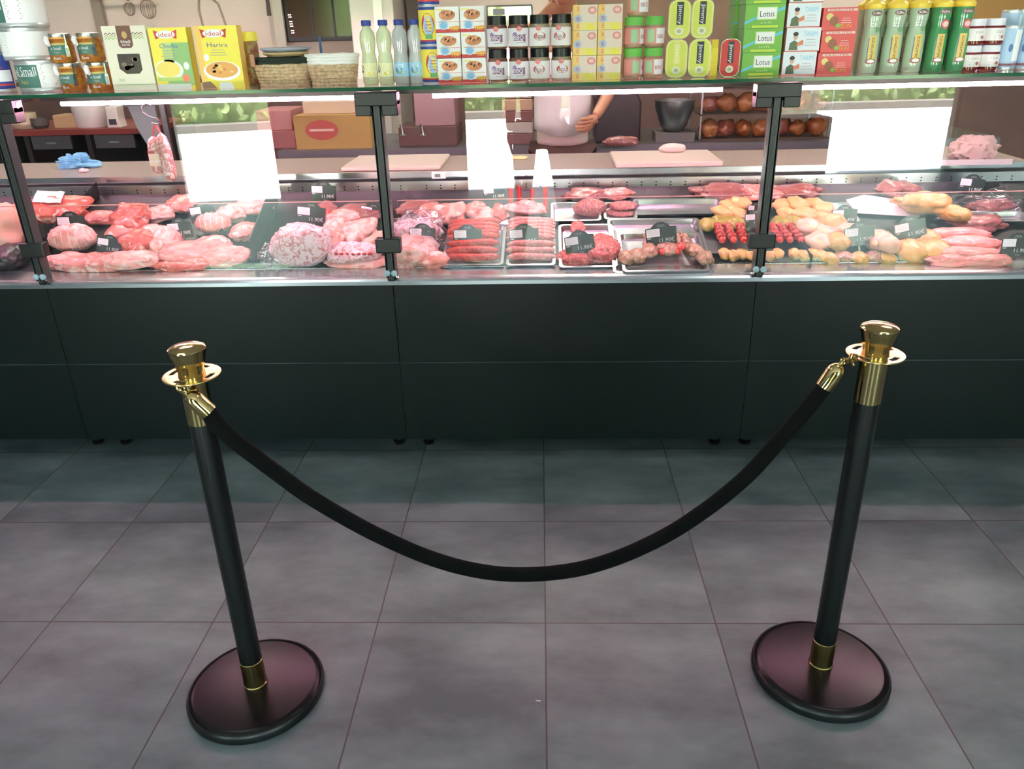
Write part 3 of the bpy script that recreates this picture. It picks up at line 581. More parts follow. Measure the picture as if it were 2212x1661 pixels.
for r in range(4):
    carton(1686 + [0, 2, 0, 1][r], 1757 + [0, 3, -2, 1][r], 0, d_boy, 'white picture box, %s of the stack between green and red boxes' % ['lowest', 'second up', 'third up', 'topmost'][r], .10, WB, flat(225, 150, 130), z=SZ + r * (hg + .0008), h=hg, group='white picture boxes', name='picture_box')
def d_kiwi(g, w_, h, P, Q, R):
    g.quad(w_ * .12, w_ * .96, h * .84, h * .94, flat(240, 210, 205), P); g.oval(w_ * .2, h * .6, w_ * .1, h * .16, flat(226, 206, 120), P); g.oval(w_ * .33, h * .4, w_ * .13, h * .22, flat(150, 88, 60), Q); g.oval(w_ * .46, h * .2, w_ * .07, h * .1, flat(130, 190, 70), R)
    g.text('SUN', w_ * .68, h * .18, w_ * .3, h * .16, flat(244, 170, 60), R); g.text('KRAUTER', w_ * .53, h * .89, w_ * .7, h * .08, RED, Q); g.lines(w_ * .68, h * .52, w_ * .3, 3, h * .1, h * .03, flat(244, 190, 185), Q)
KR = flat(226, 84, 78); hk = SH(1790, 16) / 3
for r in range(3):
    carton(1761 + [0, 2, -1][r], 1834 + [0, 1, 0][r], 0, d_kiwi, 'red fruit picture box, %s of three beside the squeeze bottles' % ['lowest', 'middle', 'top'][r], .09, KR, flat(200, 50, 50), z=SZ + r * hk, h=hk - .0008, group='red fruit boxes', name='fruit_box')

# squeeze bottles with yellow nozzles
GPALE = mat('pale_green_bottle', (0.72, 0.80, 0.68), 0.2, coat=.7); GDARK = mat('green_bottle', (0.30, 0.60, 0.38), 0.2, coat=.7); NOZ = flat(246, 208, 60, .35)
def squeeze(u, kind, label, first, Y):
    if first: return copy_tree(first, (SX(u, 165, Y), Y, SZ), label)
    t = empty('squeeze_bottle', (SX(u, 165, Y), Y, SZ), label, 'bottle', 'yellow nozzled squeeze bottles')
    g = G(); g.lathe([(.026, 0), (.029, .006), (.029, .03), (.0285, .075), (.028, .105), (.025, .125), (.024, .135), (.028, .155), (.029, .17), (.0275, .188), (.020, .196)], (GPALE, GDARK)[kind], 30); g.build('bottle_body', t)
    g = G(); g.lathe([(.029, .188), (.031, .192), (.030, .202), (.016, .212), (.011, .222), (.0085, .240), (.0065, .262), (.001, .263)], NOZ, 24); g.build('nozzle_cap', t)
    g = G(); P = cyl(0, 0, .0296); g.quad(-.012, .010, .038, .112, flat(232, 196, 96), P, 6); g.quad(-.015, -.012, .04, .105, flat(90, 110, 150), P, 2); P = cyl(0, 0, .0306); g.text('SALATSAUCE', -.001, .075, .062, .008, INK, P, rot=pi / 2)
    g.oval(0, .036, .018, .008, flat(170, 90, 80), P); g.oval(0, .036, .012, .005, WHITE, cyl(0, 0, .0311)); g.oval(.0, .176, .018, .008, flat(130, 90, 90), P); g.text('Kuhne', 0, .176, .024, .007, WHITE, cyl(0, 0, .0311))
    if kind: g.oval(.004, .140, .013, .014, flat(214, 90, 90), cyl(0, 0, .0306)); g.oval(.004, .140, .009, .008, flat(240, 200, 200), cyl(0, 0, .0311))
    else: g.lines(0, .150, .03, 3, .008, .0025, flat(160, 180, 160), cyl(0, 0, .0306)); g.oval(.008, .128, .007, .008, flat(110, 160, 110), cyl(0, 0, .0306))
    g.build('printed_label', t); return t
sq = {}
for c, u in enumerate((1868, 1916, 1963, 2010, 2056)):
    k = int(c >= 3); o = squeeze(u, k, '%s squeeze bottle with yellow nozzle, %s' % (('pale', 'dark green')[k], ('beside the red boxes', 'second from the red boxes', 'middle of the front five', 'fourth from the red boxes', 'beside the jam jars')[c]), sq.get(k), FY + .032); sq.setdefault(k, o)
for c, u in enumerate((1853, 1895, 1940, 1990, 2036)):
    k = int(c >= 3); squeeze(u, k, '%s squeeze bottle in the back row, %s' % (('pale', 'dark green')[k], ('behind the first and the red boxes', 'behind the first and second bottle', 'behind the second and third bottle', 'behind the third and fourth bottle', 'behind the last two bottles')[c]), sq[k], FY + .105)

# jam jars
def d_jam(g, r, h):
    P = cyl(0, 0, r); a = r * 1.4; g.quad(-a, a, h * .16, h * .64, flat(236, 230, 226), P, 12); P = cyl(0, 0, r + .0005); g.text('Clark', .002, h * .5, .024, h * .1, GREY, P); g.oval(.012, h * .3, .006, .005, flat(190, 90, 90), P); g.lines(-.004, h * .34, .02, 2, .006, .0015, GREY, P)
JAM = mat('dark_red_jam', (0.46, 0.12, 0.12), 0.12, coat=.8); jj = SH(2110, 98); jf = None
for c, u in enumerate((2095, 2136)):
    for r in range(2):
        o = jar(u, SZ + r * (jj + .0005), jj, .0305, JAM, flat(226, 226, 234), d_jam, 'dark red jam jar with white lid, %s row, %s' % (('lower', 'upper')[r], ('beside the squeeze bottles', 'beside the blue and white cans')[c]), jf, 'jam jars', rz=.05 * c); jf = jf or o
def deco_blue(g, r, h):
    P = cyl(0, 0, r); c = pi * r * .9; g.quad(-c, c, .008, h - .008, flat(168, 200, 228), P, 24); P = cyl(0, 0, r + .0005); g.quad(-.012, .014, h * .2, h * .9, WHITE, P, 6); g.quad(-c, c, h * .1, h * .15, flat(150, 90, 100), P, 20); g.oval(-.02, h * .5, .006, .012, flat(60, 100, 150), P); g.oval(.022, h * .5, .006, .012, flat(60, 100, 150), P)
hb = SH(2180, 55); k0 = can(.030, hb, deco_blue, 'light blue can at the right end of the shelf, beside the jam jars', SX(2177), SZ, .4, 'light blue cans', y=FY + .04)
copy_tree(k0, (SX(2219), FY + .035, SZ), 'light blue can cut off by the right edge of the photo', rz=-.3)
for k, u in enumerate((2158, 2192)):
    copy_tree(k0, (SX(u, 160, 1.2), 1.2, SZ + .03), 'light blue can in the row behind, %s' % ('behind the jam jars', 'behind the last cans')[k], rz=.9, scale=(1, 1, 1.12))
    g = G(); g.box(-.035, .035, -.035, .035, 0, .0295, flat(222, 224, 230)); tag(g.build('flat_carton', loc=(SX(u, 160, 1.2) + .002 * k, 1.2, SZ)), 'flat pale carton under the rear blue can, %s' % ('behind the jam jars', 'behind the last cans')[k], 'box', 'flat cartons')
# ================================================================ price tags
TAGM = mat('slate_card', (0.11, 0.15, 0.15), 0.30, spec=0.8); CHALK = flat(225, 225, 225); STK = flat(238, 232, 238)  # black card lightened toward teal, the glass reflection painted into its colour
g = G(); hw, hh = .051, .040
poly = [(-hw, 0), (hw, 0), (hw, .062), (.032, .064), (.022, .074), (.008, .080), (-.008, .080), (-.022, .074), (-.032, .064), (-hw, .062)]
g.prism(poly, -.0012, .0012, TAGM); CARD = g.build('card').data
g = G(); P = front(-.0018); g.shape([(-.048, .034), (-.004, .034), (-.004, .060), (-.048, .060)], STK, P); g.lines(-.026, .055, .034, 3, .007, .0012, flat(200, 196, 200), front(-.0022)); STI = g.build('sticker').data
g = G(); g.text('11.90€', .018, .021, .050, .014, CHALK, P); g.text('kg', .006, .006, .014, .006, flat(150, 150, 150), P); g.quad(-.046, -.034, .0285, .031, CHALK, P); WRI = g.build('price').data
g = G(); g.text('viande', 0, .071, .022, .005, flat(180, 180, 180), P); g.quad(-.014, .014, .0655, .0665, flat(150, 150, 150), P); LOG = g.build('printed_crest').data
g = G(); g.box(-.003, -.001, -.0015, .0015, -.05, 0, CLEAR); g.box(.001, .003, -.0015, .0015, -.05, 0, CLEAR); STA = g.build('stake').data
for n in ('card', 'sticker', 'price', 'printed_crest', 'stake'): bpy.data.objects.remove(bpy.data.objects[n])
def price(u, v, w_, tilt, label, Y=None, lean=-.12, yaw=0.0):
    if Y is None: Y = D(u, v + 26, .03).y
    P = atY(u, v + 22, Y); s = w_ * mpp(P) / .102
    t = empty('price_tag', P, label, 'price tag', 'slate price tags'); t.rotation_euler = (lean, radians(tilt), yaw); t.scale = (s, s, s)
    for n, me in (('card', CARD), ('stake', STA)):
        o = bpy.data.objects.new(n, me); C.objects.link(o); o.parent = t
        if n == 'card':
            for k, m2 in (('sticker', STI), ('price', WRI), ('printed_crest', LOG)):
                q = bpy.data.objects.new(k, m2); C.objects.link(q); q.parent = o
    return t
# ================================================================ meats
PORK = flesh('pork', (0.90, 0.62, 0.56), (0.84, 0.48, 0.43), fatamt=.52, scale=30, bump=.8)
PORK2 = flesh('pale_pork', (0.94, 0.75, 0.69), (0.89, 0.60, 0.54), fatamt=.48, scale=26, bump=.8)
BEEF = flesh('veal_red', (0.88, 0.50, 0.43), (0.80, 0.37, 0.31), fatamt=.55, scale=30, bump=.8)
FILLET = flesh('pink_fillet', (0.94, 0.68, 0.62), (0.90, 0.57, 0.53), fatamt=.56, scale=18, stretch=(1, 3, 3))
RIB = flesh('marbled_belly', (0.90, 0.72, 0.72), (0.82, 0.52, 0.52), fat=(0.96, 0.86, 0.88), fatamt=.44, scale=60, bump=.8)
SKIN = flesh('pig_skin', (0.95, 0.74, 0.66), (0.90, 0.64, 0.56), fatamt=.9, scale=8, bump=.2)
LIVER = flesh('brownish_offal', (0.70, 0.46, 0.43), (0.58, 0.35, 0.33), fatamt=.62, scale=24)
MINCE = flesh('minced_meat', (0.84, 0.42, 0.38), (0.72, 0.28, 0.24), fat=(0.90, 0.62, 0.58), fatamt=.52, scale=120, bump=1.0)
MINCE2 = flesh('patty_meat', (0.76, 0.50, 0.46), (0.66, 0.38, 0.34), fat=(0.84, 0.66, 0.62), fatamt=.54, scale=110, bump=.8)
SAUSR = flesh('red_sausage', (0.80, 0.30, 0.22), (0.68, 0.20, 0.15), fat=(0.86, 0.50, 0.40), fatamt=.60, scale=90, rough=.25)
SAUSP = flesh('pale_sausage', (0.84, 0.56, 0.52), (0.74, 0.46, 0.42), fat=(0.78, 0.66, 0.58), fatamt=.52, scale=80, rough=.25)
CHICKY = flesh('yellow_chicken', (0.93, 0.78, 0.52), (0.90, 0.68, 0.36), fat=(0.95, 0.84, 0.66), fatamt=.60, scale=16, bump=.25)
CHICKP = flesh('pale_chicken', (0.94, 0.78, 0.66), (0.92, 0.70, 0.58), fat=(0.95, 0.84, 0.62), fatamt=.55, scale=14, bump=.25)
CURRY = flesh('curry_chicken', (0.86, 0.72, 0.40), (0.78, 0.62, 0.28), fat=(0.92, 0.80, 0.56), fatamt=.56, scale=30)
PEPPER = flesh('green_marinade', (0.68, 0.66, 0.28), (0.60, 0.54, 0.20), fat=(0.78, 0.72, 0.40), fatamt=.58, scale=40)
HERB = flesh('herb_meat', (0.72, 0.58, 0.44), (0.62, 0.46, 0.34), fat=(0.84, 0.70, 0.62), fatamt=.54, scale=60)
REDM = flesh('paprika_meat', (0.82, 0.26, 0.18), (0.66, 0.15, 0.10), fat=(0.90, 0.42, 0.32), fatamt=.62, scale=50, rough=.2)
TOM = mat('cherry_tomato', (0.88, 0.20, 0.13), 0.12, coat=.8)
BONE = mat('bone', (0.93, 0.82, 0.74), 0.4); REDB = mat('raw_rib', (0.72, 0.22, 0.20), 0.3)
_ico = {}
def ico(n):
    if n not in _ico:
        bm = bmesh.new(); bmesh.ops.create_icosphere(bm, subdivisions=n, radius=1); _ico[n] = ([v.co.copy() for v in bm.verts], [tuple(v.index for v in f.verts) for f in bm.faces]); bm.free()
    return _ico[n]
def lump(g, m, c, r, seed=0, bump=.25, fr=1.4, n=4, ex=None, flatb=.75, rot=None, fine=.07, fold=0.0):
    vs, fs = ico(n); out = []; c = Vector(c); so = Vector((seed * 3.17, seed * 1.7, -seed * 2.3)); R = rot or Matrix.Identity(3)
    for p in vs:
        d = 1 + bump * noise.noise(p * fr + so) + bump * .5 * noise.noise(p * fr * 2.3 + so) + fine * noise.noise(p * 7 + so)
        if fold: d += -fold * max(0, 1 - abs(noise.noise(p * 1.6 - so)) * 9)
        q = p * d; q = Vector((q.x * r[0], q.y * r[1], max(q.z, -flatb) * r[2])); out.append(c + R @ q)
    g.add(out, fs, m, True); return g
def meat(name, u, v, wpx, hpx, m, label, cat='meat', seed=1, ry=None, lift=0.0, bump=.25, rz=0.0, group=None, n=4, hz=None, fold=0.08, fr=1.4, ft=.75, tx=0.0):
    c0 = D(u, v, .02 + lift); s = mpp(c0); rx = wpx * s / 2 * 1.07; rzz = (hz if hz else hpx * s / 2 * .82); c0 = D(u, v, rzz * ft + lift); ry = ry or max(rx * .55, hpx * s * .75)
    g = G(); lump(g, m, (0, 0, rzz * ft), (rx, ry, rzz), seed, bump, fr, n, fold=fold, flatb=ft)
    o = g.build(name, loc=(c0.x, c0.y, deckz(c0.y) + lift + .001), sharp=0); o.rotation_euler = (math.atan(DK), tx, rz); return tag(o, label, cat, group)
def tray(x0, x1, y0, y1, dep, label, lift=.002, m=STEEL, name='steel_tray', group='steel display trays'):
    cx, cy = (x0 + x1) / 2, (y0 + y1) / 2; w2, h2 = (x1 - x0) / 2, (y1 - y0) / 2 * 1.02
    def loop(a, b, r, z):
        p = []
        for sx, sy, a0 in ((1, 1, 0), (-1, 1, 90), (-1, -1, 180), (1, -1, 270)):
            for i in range(5): t = radians(a0 + 90 * i / 4); p.append((sx * (a - r) + r * cos(t), sy * (b - r) + r * sin(t), z))
        return p
    L_ = [loop(w2, h2, .016, dep - .004), loop(w2, h2, .016, dep), loop(w2 - .010, h2 - .010, .014, dep), loop(w2 - .016, h2 - .016, .016, .004), loop(w2 - .030, h2 - .030, .02, .0025)]
    v = [q for l in L_ for q in l]; f = []
    for k in range(4):
        for i in range(20): j = (i + 1) % 20; f.append((k * 20 + i, k * 20 + j, k * 20 + 20 + j, k * 20 + 20 + i))
    f.append(tuple(80 + i for i in range(20)))
    g = G(); g.add(v, f, m, True); o = g.build(name, loc=(cx, cy, deckz(cy) + lift), sharp=40); o.rotation_euler.x = math.atan(DK)
    sd = o.modifiers.new('wall', 'SOLIDIFY'); sd.thickness = .0012; sd.offset = -1
    return tag(o, label, 'tray', group)
def divider(u0, v0, u1, v1, h, label):
    A, B = D(u0, v0), D(u1, v1); g = G(); d = (B - A).normalized(); n = Vector((-d.y, d.x, 0)) * .002
    v = [A - n, A + n, B + n, B - n]; v = v + [p + Vector((0, 0, h)) for p in v]; o = A.copy()
    g.add([p - o for p in v], [(0, 1, 2, 3), (7, 6, 5, 4), (0, 4, 5, 1), (1, 5, 6, 2), (2, 6, 7, 3), (3, 7, 4, 0)], mat('smoked_divider', (0.10, 0.10, 0.11), 0.2))
    return tag(g.build('divider', loc=o + Vector((0, 0, .001))), label, 'divider', 'dark dividers')

# ---- far left bay
meat('pork_shoulder', 8, 492, 100, 140, SKIN, 'large pale pork joint with skin, cut off by the left edge', seed=3, hz=.10, ry=.10)
meat('dark_joint', 22, 552, 70, 60, mat('dark_wrapped', (0.16, 0.12, 0.14), 0.35, bump=.3), 'dark wrapped joint in front of the pale pork, left edge', seed=5, hz=.04)
# ---- bay two
meat('beef_side', 112, 452, 150, 70, BEEF, 'long red beef cut under a sheet of white paper, back left', seed=7, lift=.03, rz=.5, hz=.05, ry=.07)
P0 = D(106, 430, .115); g = G(); vs = []; nx, ny = 8, 6
for j in range(ny):
    for i in range(nx): vs.append(((i / (nx - 1) - .5) * .10, (j / (ny - 1) - .5) * .09, .006 * noise.noise(Vector((i * .6, j * .6, 2))) + .02 * (j / (ny - 1))))
g.add(vs, [(j * nx + i, j * nx + i + 1, j * nx + nx + i + 1, j * nx + nx + i) for j in range(ny - 1) for i in range(nx - 1)], flat(238, 224, 232), True)
o = g.build('paper_sheet', loc=P0, rot=(.1, .12, .3)); o.modifiers.new('s', 'SOLIDIFY').thickness = .0008; tag(o, 'crumpled white paper sheet lying on the long red beef cut', 'paper')
def roast(u, v, w_, h, label, seed, m=PORK2, rz=0.3):
    c0 = D(u, v, .03); s = mpp(c0); L_ = w_ * s / 2; r = h * s / 2 * .9
    t = empty('rolled_roast', (c0.x, c0.y, deckz(c0.y) + .001), label, 'meat', 'tied rolled roasts', rz=rz, rx=0)
    g = G(); lump(g, m, (0, 0, r * .9), (L_, r * 1.1, r), seed, .12, 1.2, 4, fold=.05, flatb=.9); g.build('meat_roll', t, sharp=0)
    for k in range(5):
        x = (-.6 + .3 * k) * L_; f = math.sqrt(max(.05, 1 - (x / L_) ** 2)) * 1.02; g = G(); g.tube([(x, r * 1.1 * f * cos(a * pi / 8), r * .9 + r * f * sin(a * pi / 8)) for a in range(-2, 11)], .0012, flat(236, 226, 220), 6); g.build('string', t)
    return t
roast(160, 524, 96, 66, 'tied rolled roast with pale fat, front left beside the post', 11)
meat('pork_cut', 285, 470, 66, 66, BEEF, 'upright red pork cut standing at the back, left of the hooked sausages', seed=12, hz=.055, bump=.4)
meat('pork_cut', 218, 470, 66, 34, PORK, 'small pink cut behind the first low price tag', seed=13)
meat('pork_cut', 300, 528, 90, 66, BEEF, 'bright red cut in the middle of the left heap', seed=14, bump=.35)
meat('pork_cut', 232, 566, 250, 40, PORK, 'long pink cut lying along the front edge, far left', seed=15, hz=.026, ry=.06, bump=.3)
meat('pork_cut', 285, 560, 120, 36, PORK2, 'pale fatty cut on top of the long front cut', seed=16, lift=.02, hz=.022)
meat('pork_cut', 360, 520, 60, 70, PORK2, 'pale cut standing behind the second price tag', seed=17, lift=.0, hz=.045)
meat('pork_cut', 400, 545, 110, 50, FILLET, 'smooth pink cut left of the dark divider', seed=18, rz=.3, hz=.035)
meat('pork_cut', 390, 570, 130, 30, BEEF, 'flat red cut at the front edge, left of the dark divider', seed=19, hz=.02, ry=.05)
roast(462, 488, 76, 54, 'tied rolled roast in the middle of the left bay', 20, FILLET, .2)
meat('pork_cut', 500, 462, 60, 40, PORK2, 'pale knobbly cut behind the middle rolled roast', seed=21, bump=.4)
meat('pork_cut', 400, 440, 80, 40, PORK, 'pink cut at the very back behind the second tag', seed=22)
meat('pork_cut', 490, 552, 100, 56, FILLET, 'pink cut at the front edge, right of the dark divider', seed=23, hz=.028, ry=.07)
meat('pork_cut', 545, 445, 90, 40, PORK2, 'large pale cut at the back of the left bay', seed=24)
divider(432, 574, 500, 490, .03, 'thin dark divider running between the pink cuts, left bay')
divider(548, 574, 600, 440, .10, 'tall dark divider left of the marbled belly piece')
divider(86, 566, 215, 425, .06, 'dark divider between the far left bay and the rolled roast')
meat('pork_cut', 330, 508, 70, 50, PORK2, 'pale cut between the bright red cut and the second tag', seed=201, hz=.034)
meat('pork_cut', 455, 528, 90, 40, PORK, 'pink cut below the middle rolled roast', seed=202, hz=.026)
meat('pork_cut', 262, 505, 60, 44, PORK, 'small cut wedged behind the bright red cut', seed=203, hz=.03)
meat('pork_cut', 345, 462, 60, 34, PORK2, 'pale piece at the back between upright cut and second tag', seed=204, hz=.03)
meat('pork_cut', 150, 562, 100, 30, PORK2, 'pale end of the front row beside the first post', seed=205, hz=.022, ry=.05)
meat('pork_cut', 530, 500, 60, 44, PORK, 'pink cut leaning near the tall divider', seed=206, hz=.026)
# plastic bag corner beside the belly
def film(name, u, v, wpx, hpx, label, seed, lift=.0, hz=None, rz=0, ry=None):
    o = meat(name, u, v, wpx, hpx, glass('plastic_film', (0.93, 0.91, 0.94), .10, .10), label, 'bag', seed, bump=.5, lift=lift, hz=hz, fold=.25, n=4, rz=rz, ry=ry); return o
meat('pork_belly', 655, 528, 122, 108, RIB, 'big marbled pale belly piece right of the tall divider', seed=31, hz=.085, ry=.075, bump=.16, fold=.03)
film('plastic_bag', 588, 548, 44, 60, 'crumpled clear plastic beside the marbled belly piece', 32)
meat('chicken_drumstick', 722, 494, 44, 66, PORK2, 'pale drumstick right of the marbled belly', seed=33, hz=.035, group='poultry pieces')
meat('rib_piece', 700, 455, 60, 40, LIVER, 'dark red rib piece behind the tilted tag', seed=34)
meat('turkey_wing', 775, 500, 90, 60, PORK2, 'long pale wing behind the speckled rib slab', seed=35, rz=-.5, hz=.036, bump=.35)
meat('turkey_wing', 820, 520, 50, 56, SKIN, 'small pale wing beside the second post', seed=36, rz=-.9, hz=.03, bump=.3)
meat('rib_slab', 765, 545, 116, 56, RIB, 'speckled rib slab with red bone ends at the front edge', seed=37, hz=.038, ry=.06, bump=.22)
random.seed(3); g = G(); c0 = D(765, 552, .03)
for k in range(7):
    u, v = 730 + k * 12, 545 + 8 * ((k * 3) % 3); q = D(u, v, .045); lump(g, REDB, q - c0 + Vector((0, -.02, 0)), (.009, .012, .006), k, .2, n=2)
tag(g.build('bone_ends', loc=c0, sharp=0), 'red bone ends showing on the speckled rib slab', 'meat')
meat('rib_slab', 772, 566, 130, 20, PORK2, 'thin pale slab lying under the speckled rib slab', seed=38, hz=.014, ry=.05)
meat('pork_belly', 770, 460, 110, 30, LIVER, 'reddish piece at the back behind the pale wings', seed=39)
meat('tomato_garnish', 712, 462, 16, 16, TOM, 'small red tomato beside the tilted tag at the belly piece', 'tomato', seed=40, bump=.05, lift=.03, n=3, fold=0)

# ---- middle bay
meat('pork_belly', 725, 520, 40, 60, PORK, 'narrow pink piece between the marbled belly and rib slab', seed=211, hz=.035)
meat('pork_belly', 740, 470, 80, 40, PORK2, 'pale piece behind the long wing, left bay end', seed=212, hz=.03)
meat('tripe_pack', 935, 560, 60, 40, PORK, 'pink meat strip left of the red sausages', seed=213, hz=.03)
meat('tripe_pack', 868, 566, 60, 30, PORK2, 'low pale strip beside the second post foot', seed=214, hz=.02)
meat('tripe_pack', 890, 540, 100, 70, PORK2, 'pale pink meat in a clear bag right of the second post', seed=41, hz=.045)
meat('tripe_pack', 900, 500, 100, 80, RIB, 'whitish speckled meat inside the large clear bag', seed=215, hz=.05, ry=.06)
film('plastic_bag', 905, 505, 120, 120, 'large crumpled clear bag over the pale meat, middle bay', 42, hz=.075, ry=.09)
meat('offal', 945, 460, 90, 44, PORK, 'pink offal behind the large clear bag', seed=43, bump=.4)
meat('offal', 905, 452, 90, 34, LIVER, 'brownish offal at the back, left part of the middle bay', seed=44, bump=.4)
meat('offal', 985, 462, 44, 50, SKIN, 'pale knobbly offal left of the rib rack', seed=45, bump=.45)
for k, (u, v, w_) in enumerate(((1030, 455, 50), (1052, 470, 44), (1078, 462, 36))): meat('offal', u, v, w_, 40, (PORK, PORK2, BEEF)[k], 'small pink meat piece behind the red sausages, %s' % ['left one', 'middle one', 'right one'][k], seed=46 + k, bump=.4)
# rib rack: bones standing up
t0 = D(1135, 470); t = empty('rib_rack', (t0.x, t0.y, deckz(t0.y)), 'rack of ribs with red bones pointing up, behind the sausage trays', 'meat')
g = G(); lump(g, PORK2, (0, 0, .03), (.085, .045, .036), 51, .3); g.build('meat_base', t, sharp=0)
for k, u in enumerate((1103, 1122, 1150, 1178)):
    x = atY(u, 430, t0.y).x - t0.x; g = G(); h_ = (.115, .122, .110, .118)[k]; g.tube([(x, .01, .02), (x, .008, h_ * .6), (x, .006, h_)], [.012, .0075, .0085], REDB, 12); g.build('rib_bone', t)
# sausage trays
def tray_px(u0, u1, vf, vb, dep, label, **k):
    A = D(u0, vf, dep); B = D(u1, vf, dep); E_ = D((u0 + u1) / 2, vb, dep); return tray(A.x, B.x, A.y, E_.y, dep, label, **k), A.x, B.x, A.y, E_.y
def sausages(u0, u1, m, nm, desc, n, rr, seed):
    random.seed(seed); A, B = D(u0, 566, .02), D(u1, 566, .02); L_ = (B.x - A.x); base = None; hw = L_ / 2 - rr
    names = ['lowest and nearest', 'second from the front', 'third from the front', 'fourth from the front', 'fifth from the front', 'sixth from the front', 'seventh from the front', 'eighth from the front', 'ninth, farthest back']
    for i in range(n):
        g = G(); pts = []; rs = []; ph = random.uniform(0, 6)
        for k in range(15):
            a = k / 14; x = -hw - rr * .2 + a * 2 * (hw + rr * .2); e = min(1, math.sin(min(a, 1 - a) * 14 * .6 + .25) if min(a, 1 - a) < .11 else 1); pts.append((x, .003 * sin(a * 5 + ph), .002 * sin(a * 7 + ph))); rs.append(rr * (e if k not in (0, 14) else .35) * (1 + .04 * sin(a * 13 + ph)))
        g.tube(pts, rs, m, 14); y = 1.030 + rr * .5 + i * rr * 1.45; z = deckz(y) + rr + .008 + min(i, 3) * rr * .95 + max(0, i - 3) * rr * .15
        o = g.build(nm, loc=((A.x + B.x) / 2 + random.uniform(-.003, .003), y, z), sharp=0); tag(o, desc + ', ' + names[i], 'sausage', desc.split(' in ')[0] + 's')
tray_px(952, 1087, 574, 484, .020, 'steel tray under the red sausages')
sausages(955, 1084, SAUSR, 'red_sausage', 'fat red sausage in the left tray', 8, .0150, 1)
tray_px(1093, 1200, 574, 483, .020, 'steel tray under the pale sausages')
sausages(1086, 1207, SAUSP, 'pale_sausage', 'pale pink sausage in the second tray', 9, .0140, 2)
tray_px(1208, 1335, 578, 483, .022, 'steel tray holding the red minced meat')
meat('minced_meat', 1300, 535, 74, 70, MINCE, 'heap of red minced meat, right half of its steel tray', seed=61, hz=.036, ry=.085, bump=.15, fold=.1, fr=3)
meat('minced_meat', 1245, 556, 80, 44, MINCE, 'strand of red minced meat at the front of its tray', seed=62, hz=.022, ry=.05, bump=.2, fr=3)
meat('minced_meat', 1248, 492, 32, 32, MINCE, 'small ball of red mince behind its price tag', seed=63, lift=.01, fr=3, n=3)
# large empty tray and skewers
tray_px(1325, 1545, 590, 470, .024, 'long empty steel tray right of the minced meat', )
tray_px(1345, 1535, 592, 505, .022, 'second steel tray set inside the long empty one', lift=.010)
tray_px(1190, 1300, 478, 436, .020, 'small steel tray at the back holding a big patty')
tray_px(1305, 1378, 474, 436, .020, 'small steel tray at the back with stacked patties')
tray_px(1372, 1568, 464, 428, .022, 'empty steel tray at the back, right of the patties')
meat('meat_patty', 1274, 448, 66, 44, MINCE2, 'large round patty in the small back tray', seed=71, hz=.036, ry=.04, bump=.08, fold=.03)
meat('meat_patty', 1342, 458, 62, 20, MINCE2, 'flat patty, lower of two stacked at the back', seed=72, hz=.014, ry=.035, bump=.08)
meat('meat_patty', 1346, 444, 56, 18, MINCE2, 'flat patty, upper of two stacked at the back', seed=73, lift=.024, hz=.013, ry=.035, bump=.08)
for k, (u, v, w_, m_) in enumerate(((1270, 420, 90, LIVER), (1330, 418, 70, PORK), (1560, 412, 120, LIVER), (1640, 414, 110, PORK), (1720, 412, 100, LIVER), (1470, 416, 100, STEELD))):
    if m_ is not STEELD: meat('chilled_cut', u, v, w_, 26, m_, 'dark cut on the rear edge of the deck, %s' % ['behind the big patty', 'behind the stacked patties', 'left of the yellow chicken', 'behind the yellow chicken', 'behind the chicken and the third post'][k], seed=75 + k, hz=.02, group='cuts on the rear edge', bump=.35)
# skewers
def skewer(chunks, m, tomato_front, label, X, Y, z, rz, first=None, group='tomato skewers', tomato=True, nm='meat_skewer'):
    if first: return copy_tree(first, (X, Y, z), label, rz)
    t = empty(nm, (X, Y, z), label, 'skewer', group, rz=rz, rx=math.atan(DK))
    g = G(); g.tube([(0, -.012, .014), (0, .165, .014)], .0016, mat('skewer_stick', (0.85, 0.72, 0.50), 0.7), 8); g.build('stick', t)
    y = .012
    if tomato: g = G(); lump(g, TOM, (0, .004, .014), (.0125, .0125, .0125), 1, .04, n=3, flatb=1); g.build('tomato', t, sharp=0); y = .028
    for k in range(chunks): g = G(); lump(g, m, (.001 * (-1) ** k, y + k * .026, .015), (.017, .0155, .014), k + chunks, .3, n=3, flatb=1); g.build('meat_chunk', t, sharp=0)
    return t
fs = None
for k, (u, w_) in enumerate(((1400, 'left'), (1432, 'second'), (1466, 'third'), (1494, 'right'))):
    p = D(u, 560, .02); fs2 = skewer(4, HERB, 1, 'herbed meat skewer with a tomato end in the steel tray, %s of four' % w_, p.x, 1.035, deckz(1.035) + .022, (-.1, .05, -.05, .12)[k], fs, 'herbed tomato skewers'); fs = fs or fs2
for k, (u, v) in enumerate(((1352, 556), (1376, 552), (1446, 536), (1500, 540), (1404, 540), (1522, 556))): meat('meat_chunk', u, v, 36, 34, HERB, 'loose herbed meat chunk among the tomato skewers, %s' % ['leftmost', 'second from left', 'below the tilted tag', 'right of the tilted tag', 'left of the tilted tag', 'rightmost'][k], seed=81 + k, hz=.017, lift=.022, n=3, group='loose herbed chunks')
meat('tomato_garnish', 1472, 531, 18, 18, TOM, 'cherry tomato on top of the herbed skewers', 'tomato', seed=88, bump=.05, lift=.05, n=3, fold=0)
tray_px(1512, 1660, 548, 486, .018, 'dark edged tray under the red skewers', m=STEELD)
fr_ = None
